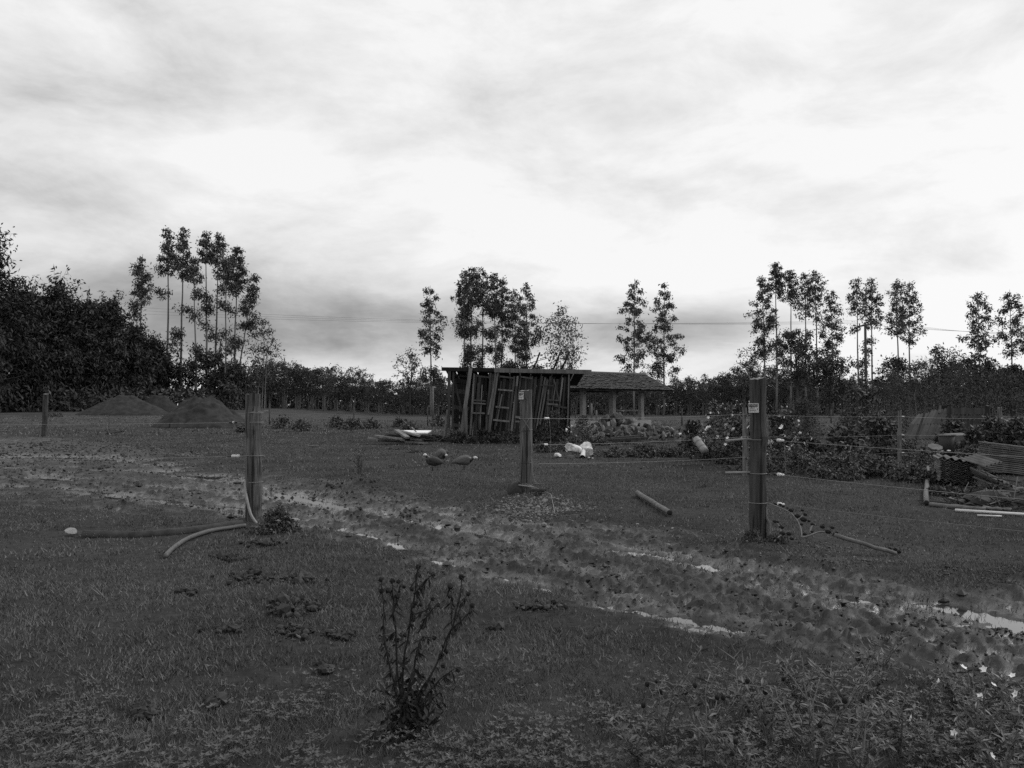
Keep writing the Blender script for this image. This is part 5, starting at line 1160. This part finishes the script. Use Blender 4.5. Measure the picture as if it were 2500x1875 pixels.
# dry plant in the foreground
def dry_plant():
    rng = np.random.default_rng(9); g = Gz(990, 1795); d = g[1]
    root = empty('dry_plant', g, 'withered dark plant with round seed heads in the foreground', 'plant')
    st = MB(); lv = MB()
    stems = [[(975, 1720), (955, 1640), (940, 1560), (935, 1460), (930, 1410)], [(980, 1720), (970, 1640), (965, 1540), (960, 1470), (958, 1425)], [(985, 1720), (985, 1640), (990, 1580), (1003, 1500), (1012, 1450), (1018, 1400), (1022, 1380)], [(990, 1730), (1005, 1650), (1020, 1590), (1035, 1555), (1060, 1558)],
             [(1000, 1730), (1025, 1690), (1055, 1645), (1085, 1570), (1105, 1530), (1130, 1475), (1143, 1450)], [(1000, 1735), (1030, 1700), (1055, 1645)], [(1025, 1735), (1040, 1700), (1075, 1660), (1110, 1630)], [(1003, 1500), (1040, 1490), (1055, 1462)], [(1020, 1545), (1045, 1500), (1068, 1478)], [(1105, 1530), (1102, 1460), (1098, 1430)], [(1110, 1530), (1140, 1500), (1154, 1475)],
             [(960, 1500), (975, 1440), (982, 1425)], [(1012, 1450), (1040, 1415), (1058, 1402)], [(1030, 1735), (1075, 1690), (1080, 1720)], [(990, 1730), (992, 1790)], [(1085, 1590), (1120, 1470), (1126, 1408)]]
    tips = []
    for k, s in enumerate(stems):
        dd0 = d + rng.uniform(-.22, .22); pts = [P(u, v, d + (dd0 - d) * (1 - (v - 1380) / 420)) for u, v in s]
        if v_bottom(s) > 1715 and k < 7: pts = [g + rng.normal(0, .02, 3) * (1, 1, 0)] + pts
        pp = smooth_pts(pts, 16) + rng.normal(0, .0025, (16, 3)); st.add(*tube(pp, np.linspace(.0075 if len(s) > 3 else .0045, .0026, 16), 6))
        tips.append(pp[-1])
        for q in range(44 if len(s) > 3 else 10):     # shrivelled hanging leaves
            c = pp[rng.integers(1, 15)]; n = 2
            dirs = unit(np.array([[rng.normal(0, .5), rng.normal(0, .5), -1.0]] * n) + rng.normal(0, .2, (n, 3)))
            lv.add(*leafquads(np.repeat(c[None], n, 0), dirs, rnd_dirs(rng, n), rng.uniform(.025, .075, n), rng.uniform(.005, .012, n)))
    for k in range(420):
        c = g + np.array([rng.normal(0, .075), rng.normal(0, .06), abs(rng.normal(.10, .14))]); lv.add(*leafquads(c[None], unit(np.array([[rng.normal(), rng.normal(), -.8]])), rnd_dirs(rng, 1), [rng.uniform(.03, .08)], [rng.uniform(.01, .025)]))
    obj('stems', st, M['dry'], root, smooth=True); obj('withered_leaves', lv, M['dry'], root)
    pods = [(930, 1415), (931, 1442), (958, 1418), (972, 1420), (947, 1442), (986, 1432), (970, 1455), (1022, 1383), (1025, 1405), (1058, 1402), (1006, 1438), (1015, 1472), (1010, 1478), (1027, 1476), (1056, 1462), (1070, 1477), (1099, 1432), (1097, 1455), (1126, 1408), (1143, 1450), (1153, 1478), (1105, 1547), (1082, 1577), (1060, 1557), (988, 1550), (1090, 1590), (1082, 1625), (1118, 1635), (1008, 1512), (1030, 1530)]
    pm = MB(); V_, F_ = ICO1; pm.add(V_ * np.array([1, 1, .95]) * (1 + .10 * rng.standard_normal((len(V_), 1))), [F_])
    for q in np.linspace(0, 6.28, 6)[:-1]: pm.add(*leafquads(np.array([[0, 0, -.6]]), np.array([[math.cos(q), math.sin(q), -.3]]), np.array([[0, 0, 1.0]]), [1.5], [.4]))
    me = pm.mesh('seed_head', M['pod'])
    for u, v in pods:
        o = bpy.data.objects.new('seed_head', me); COL.objects.link(o); o.parent = root
        p = P(u, v, d + rng.uniform(-.12, .12)); o.location = tuple(p - g); s = rng.uniform(.009, .0145); o.scale = (s, s, s * 1.1); o.rotation_euler = tuple(rng.uniform(-.6, .6, 3))
def v_bottom(s): return max(v for _, v in s)
dry_plant()

# fallen branch with seed pods beside the signed gate post
def pod_branch():
    rng = np.random.default_rng(19); d = 9.1; g = Gz(1900, 1345)
    root = empty('pod_branch', g, 'bent pale branch with black pods beside the signed gate post', 'branch'); st = MB()
    for s, r in [([(1876, 1228), (1905, 1240), (1930, 1252), (1946, 1270), (1956, 1292), (1957, 1312)], .007), ([(1957, 1312), (1975, 1308), (2000, 1299), (2030, 1300)], .010), ([(1978, 1302), (1980, 1288), (1990, 1280)], .010), ([(1890, 1322), (1905, 1308), (1922, 1303)], .007), ([(1905, 1308), (1905, 1290), (1895, 1275)], .006), ([(1946, 1270), (1960, 1258)], .005)]:
        st.add(*tube(smooth_pts([P(u, v, d - (v - 1240) * .006) for u, v in s], 12), r, 6))
    obj('branch', st, M['stem'], root, smooth=True)
    V_, F_ = ICO1; me = MB().add(V_ * (1 + .12 * rng.standard_normal((len(V_), 1))), [F_]).mesh('pod', M['pod'])
    for u, v, s in [(1905, 1232, 4), (1912, 1236, 4), (1922, 1240, 3), (1931, 1246, 6), (1935, 1244, 4), (1947, 1260, 7), (1959, 1246, 4), (1962, 1268, 8), (1966, 1256, 5), (1957, 1280, 4), (1975, 1272, 4), (1984, 1280, 5), (1965, 1304, 5), (1982, 1298, 4), (1892, 1273, 5), (1898, 1274, 4), (1908, 1287, 6), (1910, 1302, 7), (1926, 1303, 6), (1933, 1315, 5), (1898, 1316, 5), (2008, 1286, 6), (2010, 1282, 4), (2022, 1298, 7), (2032, 1288, 5), (2042, 1300, 4)]:
        o = bpy.data.objects.new('pod', me); COL.objects.link(o); o.parent = root; p = P(u, v, d - (v - 1240) * .006 - .01); o.location = tuple(p - g); q = s * 9 / FPX; o.scale = (q, q, q * .8)
    log(P(2035, 1305, 8.6), gz_(2188, 1360, .02), .024, 'thin pale branch wood lying right of the black pods', 'log', seed=12)
    for u, v in [(2172, 1350), (2186, 1352), (2195, 1358)]:
        o = bpy.data.objects.new('pod', me); COL.objects.link(o); o.parent = root; p = Gz(u, v); o.location = tuple(p + (0, 0, .03) - g); o.scale = (.022,) * 3
pod_branch()

# tall weeds in the right foreground
def weed(u, v, hpx, seed, lab, nfl=0, nstem=5, pods=0, lw=.024, spread=.35):
    rng = np.random.default_rng(seed); g = Gz(u, v); d = g[1]; hh = hpx * d / FPX
    root = empty('weed_plant', g, lab, 'weed', 'weeds in the right foreground'); st = MB(); lv = MB(); tips = []
    for k in range(nstem):
        a = rng.uniform(0, 6.28); L = hh * rng.uniform(.6, 1.05); t = np.linspace(0, 1, 9); lean_ = rng.uniform(.15, spread + .15)
        pts = np.stack([np.cos(a) * lean_ * L * t ** 1.4, np.sin(a) * lean_ * L * t ** 1.4, L * t * (1 - .12 * t)], -1) + rng.normal(0, .008, (9, 3)) * t[:, None]
        st.add(*tube(pts, np.linspace(.0055, .002, 9), 5)); tips.append(pts[-1])
        branches = [pts]
        for q in range(2):
            s0 = pts[rng.integers(3, 7)]; b_ = a + rng.uniform(-1.6, 1.6); l2 = L * rng.uniform(.2, .4)
            p2 = np.stack([s0 + np.array([math.cos(b_) * f * l2 * .7, math.sin(b_) * f * l2 * .7, f * l2 * .8]) for f in np.linspace(0, 1, 6)]); st.add(*tube(p2, np.linspace(.0028, .001, 6), 4)); branches.append(p2); tips.append(p2[-1])
        for bp_ in branches:
            m = 13 if len(bp_) == 9 else 8
            f = rng.uniform(.12, 1, m) * (len(bp_) - 1); c = np.stack([np.interp(f, range(len(bp_)), bp_[:, j]) for j in range(3)], -1)
            az_ = rng.uniform(0, 6.28, m); dirs = np.stack([np.cos(az_), np.sin(az_), rng.uniform(-.25, .7, m)], -1)
            ll = lw * rng.uniform(1.2, 2.6, m); lv.add(*leafquads(c, dirs, np.tile([0, 0, 1.0], (m, 1)) + rng.normal(0, .3, (m, 3)), ll, ll * rng.uniform(.18, .34, m)))
    obj('stems', st, M['stem'], root, smooth=True, local=True); obj('leaves', lv, M['leaf_near'], root, local=True)
    if pods:
        V_, F_ = ICO1; me = MB().add(V_, [F_]).mesh('seed_head', M['pod'])
        for k in range(pods):
            o = bpy.data.objects.new('seed_head', me); COL.objects.link(o); o.parent = root; o.location = tuple(tips[k % len(tips)]); s = rng.uniform(.008, .013); o.scale = (s, s, s * 1.2)
    if nfl:
        mb = MB()
        for q in np.linspace(0, 6.28, 6)[:-1]: mb.add(*leafquads(np.zeros((1, 3)), np.array([[math.cos(q), math.sin(q), .5]]), np.array([[0, 0, 1.0]]), [1.0], [.8]))
        me = mb.mesh('flower', M['petal'])
        for k in range(nfl):
            o = bpy.data.objects.new('flower', me); COL.objects.link(o); o.parent = root; o.location = tuple(tips[k % len(tips)] + rng.normal(0, .03, 3)); s = rng.uniform(.016, .026); o.scale = (s,) * 3; o.rotation_euler = (rng.uniform(.3, 1.4), rng.uniform(-.5, .5), rng.uniform(0, 6))
WD = [(1620, 1830, 260, 'bare-stemmed weed at the left of the right foreground', 0, 5, 4), (1720, 1880, 250, 'branching weed with black pods at the bottom right of centre', 0, 6, 4), (1800, 1790, 200, 'leafy weed in the middle of the right foreground', 0, 6, 0), (1880, 1860, 260, 'tall leafy weed in the right foreground', 0, 6, 3), (1990, 1900, 270, 'thick leafy weed at the bottom right', 0, 7, 3),
      (2080, 1800, 240, 'weed with fine upright shoots in the right foreground', 0, 7, 0), (2140, 1720, 190, 'tall fine weed at the edge of the mud', 0, 8, 2), (2200, 1880, 230, 'leafy weed left of the white flowers', 0, 6, 0), (2290, 1900, 170, 'weed with small white flowers at the bottom edge', 4, 6, 0), (2400, 1860, 230, 'white-flowered weed near the right edge', 7, 7, 0), (2480, 1800, 200, 'white-flowered weed cut by the right edge', 2, 6, 0),
      (2330, 1760, 150, 'low weed above the white flowers', 0, 6, 0), (1950, 1740, 150, 'low leafy weed at the top of the right foreground', 0, 6, 2), (1560, 1900, 160, 'low weed at the bottom edge right of centre', 0, 6, 0), (2450, 1950, 220, 'weed in the bottom right corner', 1, 6, 0), (2100, 1960, 250, 'weed at the bottom edge below the fine shoots', 0, 7, 0), (1800, 1970, 240, 'weed at the bottom edge right of the pods', 0, 7, 2)]
for k, (u, v, h, lab, nf, ns, pd) in enumerate(WD): weed(u, v, h, 800 + k, lab, nf, ns, pd)

# ------------------------------------------------------------------ ground cover, grass, gravel, clods
rng = np.random.default_rng(1000)
def scatter(n, r0, r1, amax=40):
    a = np.radians(rng.uniform(-amax, amax, n)); r = np.sqrt(rng.uniform(r0 * r0, r1 * r1, n)); return r * np.sin(a), r * np.cos(a)
def uv_of(x, y):
    c = math.cos(PITCH); return 1250 + x / y * FPX, 993 + EYE / y * FPX
gmb = MB()
for r0, r1, n, w, h in ((1.9, 5, 190000, .0055, .027), (5, 9.5, 230000, .008, .031), (9.5, 20, 230000, .013, .030), (20, 48, 130000, .035, .048), (48, 95, 60000, .09, .09)):
    x, y = scatter(n, r0, r1); m = mudmask(x, y); pat = fbm(x / .8, y / .8, 3, 40)
    pat2 = fbm(x / .22, y / .22, 2, 44)
    keep = rng.random(n) < (1 - m * .86) * np.clip(.35 + 1.5 * (pat2 - .25), .15, 1) * np.clip(.30 + 5 * (fbm(x / .7, y / .6, 3, 140) - .34), .38, 1); x, y = x[keep], y[keep]; pat = pat[keep]; k = len(x)
    z = H(x, y) - .004
    hh = h * rng.uniform(.4, 1.25, k) * (.65 + .8 * pat); ww = w * rng.uniform(.6, 1.3, k); a = rng.uniform(0, 6.28, k)
    lx = rng.normal(0, .5, k) * hh; ly = rng.normal(0, .5, k) * hh
    b = np.stack([x, y, z], -1); s = np.stack([np.cos(a) * ww, np.sin(a) * ww, 0 * a], -1)
    V_ = np.stack([b - s / 2, b + s / 2, b + np.stack([lx, ly, hh], -1)], 1).reshape(-1, 3)
    gmb.add(V_, [np.arange(3 * k).reshape(k, 3)])
# taller rank tufts in the pasture
for c_ in range(520):
    x, y = scatter(1, 3, 22, 38)
    if mudmask(x, y)[0] > .75 and rng.random() < .6: continue
    k = int(rng.integers(10, 26)); sp_ = rng.uniform(.02, .07) * (1 + .05 * y); px = x + rng.normal(0, sp_, k); py = y + rng.normal(0, sp_, k); z = np.full(k, Hs((x[0], y[0])))
    hh = rng.uniform(.035, .085) * (1 + .01 * y) * rng.uniform(.5, 1.2, k); ww = .006 * (1 + .08 * y) * rng.uniform(.7, 1.3, k); a = rng.uniform(0, 6.28, k)
    b = np.stack([px, py, z], -1); s = np.stack([np.cos(a) * ww, np.sin(a) * ww, 0 * a], -1)
    gmb.add(np.stack([b - s / 2, b + s / 2, b + np.stack([rng.normal(0, .5, k) * hh, rng.normal(0, .5, k) * hh, hh], -1)], 1).reshape(-1, 3), [np.arange(3 * k).reshape(k, 3)])
M['grass'] = mat('grass blades', .108, .7, .45, .9, island=.55, spec=.15)
tag(obj('grass', gmb, M['grass']), 'short pasture grass beside the mud', 'grass', kind='stuff')
# broad-leaved ground cover along the bottom of the picture
cmb = MB(); n = 26000; x, y = scatter(n, 1.7, 5.2); u_, v_ = uv_of(x, y)
pr = sstep(1610, 1900, v_ + 160 * (fbm(x / .35, y / .35, 3, 50) - .5) + 90 * sstep(1500, 2300, u_)) * sstep(.36, .56, fbm(x / .18, y / .18, 2, 55)); keep = rng.random(n) < pr * (1 - mudmask(x, y)); x, y = x[keep], y[keep]
for x0, y0, z0 in zip(x, y, H(x, y, False)):
    m = int(rng.integers(3, 6)); hz_ = rng.uniform(.02, .075); a = rng.uniform(0, 6.28) + np.arange(m) * 6.28 / m
    dirs = np.stack([np.cos(a), np.sin(a), rng.uniform(.1, .8, m)], -1); L = rng.uniform(.014, .028) * rng.uniform(.8, 1.2, m)
    cmb.add(*leafquads(np.tile([x0, y0, z0 + hz_], (m, 1)), dirs, np.tile([0, 0, 1.0], (m, 1)), L, L * .5))
tag(obj('ground_cover', cmb, M['leaf_near']), 'small broad-leaved plants covering the near ground', 'ground cover', kind='stuff')
# gravel strewn below the middle post and along the track edge
def strew(name, n, fn, size, mt, lab, cat, sub=ICO0, flat=.7):
    mb = MB(); V0, F0 = sub
    PP = np.array([G(*fn()) for _ in range(n)]); SS = size * rng.uniform(.35, 1.3, n) * (1 + (rng.random(n) < .06)); PP[:, 2] = H(PP[:, 0], PP[:, 1]) + SS * .2
    for p, s in zip(PP, SS):
        R_ = np.array(Matrix.Rotation(rng.uniform(0, 6.28), 3, 'Z') @ Matrix.Rotation(rng.uniform(-.5, .5), 3, 'X'))
        mb.add((V0 * (1 + .2 * rng.standard_normal((len(V0), 1))) * np.array([1, rng.uniform(.6, 1), flat]) * s) @ R_.T + p, [F0])
    return tag(obj(name, mb, M[mt]), lab, cat, kind='stuff')
strew('gravel', 1500, lambda: (rng.normal(1310, 66), 1247 + rng.normal(0, 14)), .018, 'gravel', 'loose gravel heaped below the middle post', 'gravel')
strew('track_stones', 900, lambda: (lambda t: (600 + 1700 * t + rng.normal(0, 60), 1200 + 190 * t + rng.normal(0, 26)))(rng.random()), .012, 'gravel', 'small stones scattered along the far edge of the track', 'gravel')
CL = [(600, 1420, 40, 10), (730, 1430, 60, 9), (560, 1370, 30, 7), (700, 1500, 50, 10), (760, 1490, 30, 6), (715, 1550, 50, 10), (830, 1555, 30, 6), (560, 1545, 30, 5), (790, 1640, 12, 5), (520, 1720, 14, 6), (350, 1750, 30, 8), (1210, 1540, 12, 5), (1320, 1490, 40, 6), (960, 1560, 20, 5), (450, 1455, 24, 5), (640, 1330, 60, 6), (880, 1195, 90, 14), (1000, 1215, 80, 12), (700, 1130, 18, 5), (1150, 1240, 90, 9), (2420, 1430, 60, 16), (2460, 1420, 50, 20), (2300, 1420, 60, 10), (2100, 1390, 90, 10), (1960, 1350, 90, 12), (1990, 1345, 60, 9), (1860, 1335, 50, 7), (1650, 1440, 120, 30), (1900, 1500, 140, 40), (2200, 1560, 160, 40), (1450, 1420, 120, 25), (1150, 1370, 90, 20), (700, 1240, 120, 18), (300, 1180, 200, 20), (2350, 1600, 120, 30), (2250, 1520, 80, 14), (2440, 1545, 70, 14), (1250, 1345, 110, 20), (400, 1140, 160, 14), (1050, 1405, 60, 8)]
def clod():
    c = CL[int(rng.integers(len(CL)))]; return rng.normal(c[0], c[2] * .55), max(1060, rng.normal(c[1], c[3] * .7))
strew('soil_clods', 3000, clod, .013, 'crumb', 'dark clods of turned soil and dung on grass and mud', 'clods', flat=.6)
def clod2():
    c = CL[int(rng.integers(17))]; return rng.normal(c[0], c[2] * .6), max(1120, rng.normal(c[1], c[3] * .8))
o = strew('turf_clods', 620, clod2, .026, 'soil', 'dark clods and dung lying on the near grass', 'clods', flat=.8); o.location.z = .014
# crumbs of soil and small gravel all over the churned track
nC = 56000; x, y = scatter(nC, 4.5, 40, 39); keep = rng.random(nC) < mudmask(x, y) * (.25 + .75 * (fbm(x / .5, y / .4, 2, 120) > .5)); x, y = x[keep], y[keep]; nC = len(x)
OC = np.array([(1, 0, 0), (-1, 0, 0), (0, 1, 0), (0, -1, 0), (0, 0, 1), (0, 0, -1)], float); OF = np.array([(0, 2, 4), (2, 1, 4), (1, 3, 4), (3, 0, 4), (2, 0, 5), (1, 2, 5), (3, 1, 5), (0, 3, 5)])
sz = rng.uniform(.005, .016, nC) * (1 + .06 * y) * (1 + 1.2 * (rng.random(nC) < .05)); z = H(x, y)
VV = OC[None] * (1 + .3 * rng.standard_normal((nC, 6, 1))) * sz[:, None, None] * np.array([1, 1, .65]); a = rng.uniform(0, 6.28, nC)
VV = np.stack([VV[..., 0] * np.cos(a)[:, None] - VV[..., 1] * np.sin(a)[:, None], VV[..., 0] * np.sin(a)[:, None] + VV[..., 1] * np.cos(a)[:, None], VV[..., 2]], -1) + np.stack([x, y, z + sz * .25], -1)[:, None]
tag(obj('mud_crumbs', MB().add(VV.reshape(-1, 3), [(OF[None] + 6 * np.arange(nC)[:, None, None]).reshape(-1, 3)]), M['crumb']), 'crumbs of soil and gravel strewn over the muddy track', 'crumbs', kind='stuff')
# thin sticks on the grass
for k, (u0, v0, u1, v1, r, lab) in enumerate([(718, 1552, 736, 1562, .008, 'pale short stick in the grass left of the dry plant'), (262, 1062, 296, 1055, .05, 'dark stick lying in the left field below the mounds'), (414, 1048, 414, 1058, .05, 'short dark stub in front of the broad mound'), (1360, 1122, 1378, 1122, .015, 'pale stick below the drop wire of the middle post'), (1082, 1156, 1094, 1156, .012, 'pale bone-like stick by the feet of the front guinea fowl'), (752, 1091, 778, 1091, .03, 'pale streak of stick on the grass between left post and guinea fowl')]):
    a, b = gz_(u0, v0, r), gz_(u1, v1, r)
    if k == 2: b = a + np.array([0, 0, .35])
    tag(obj('stick', MB().add(*tube([a, b], r, 6)), M['log' if k not in (1, 2) else 'log_end'], loc=a), lab, 'stick', 'sticks on the grass')
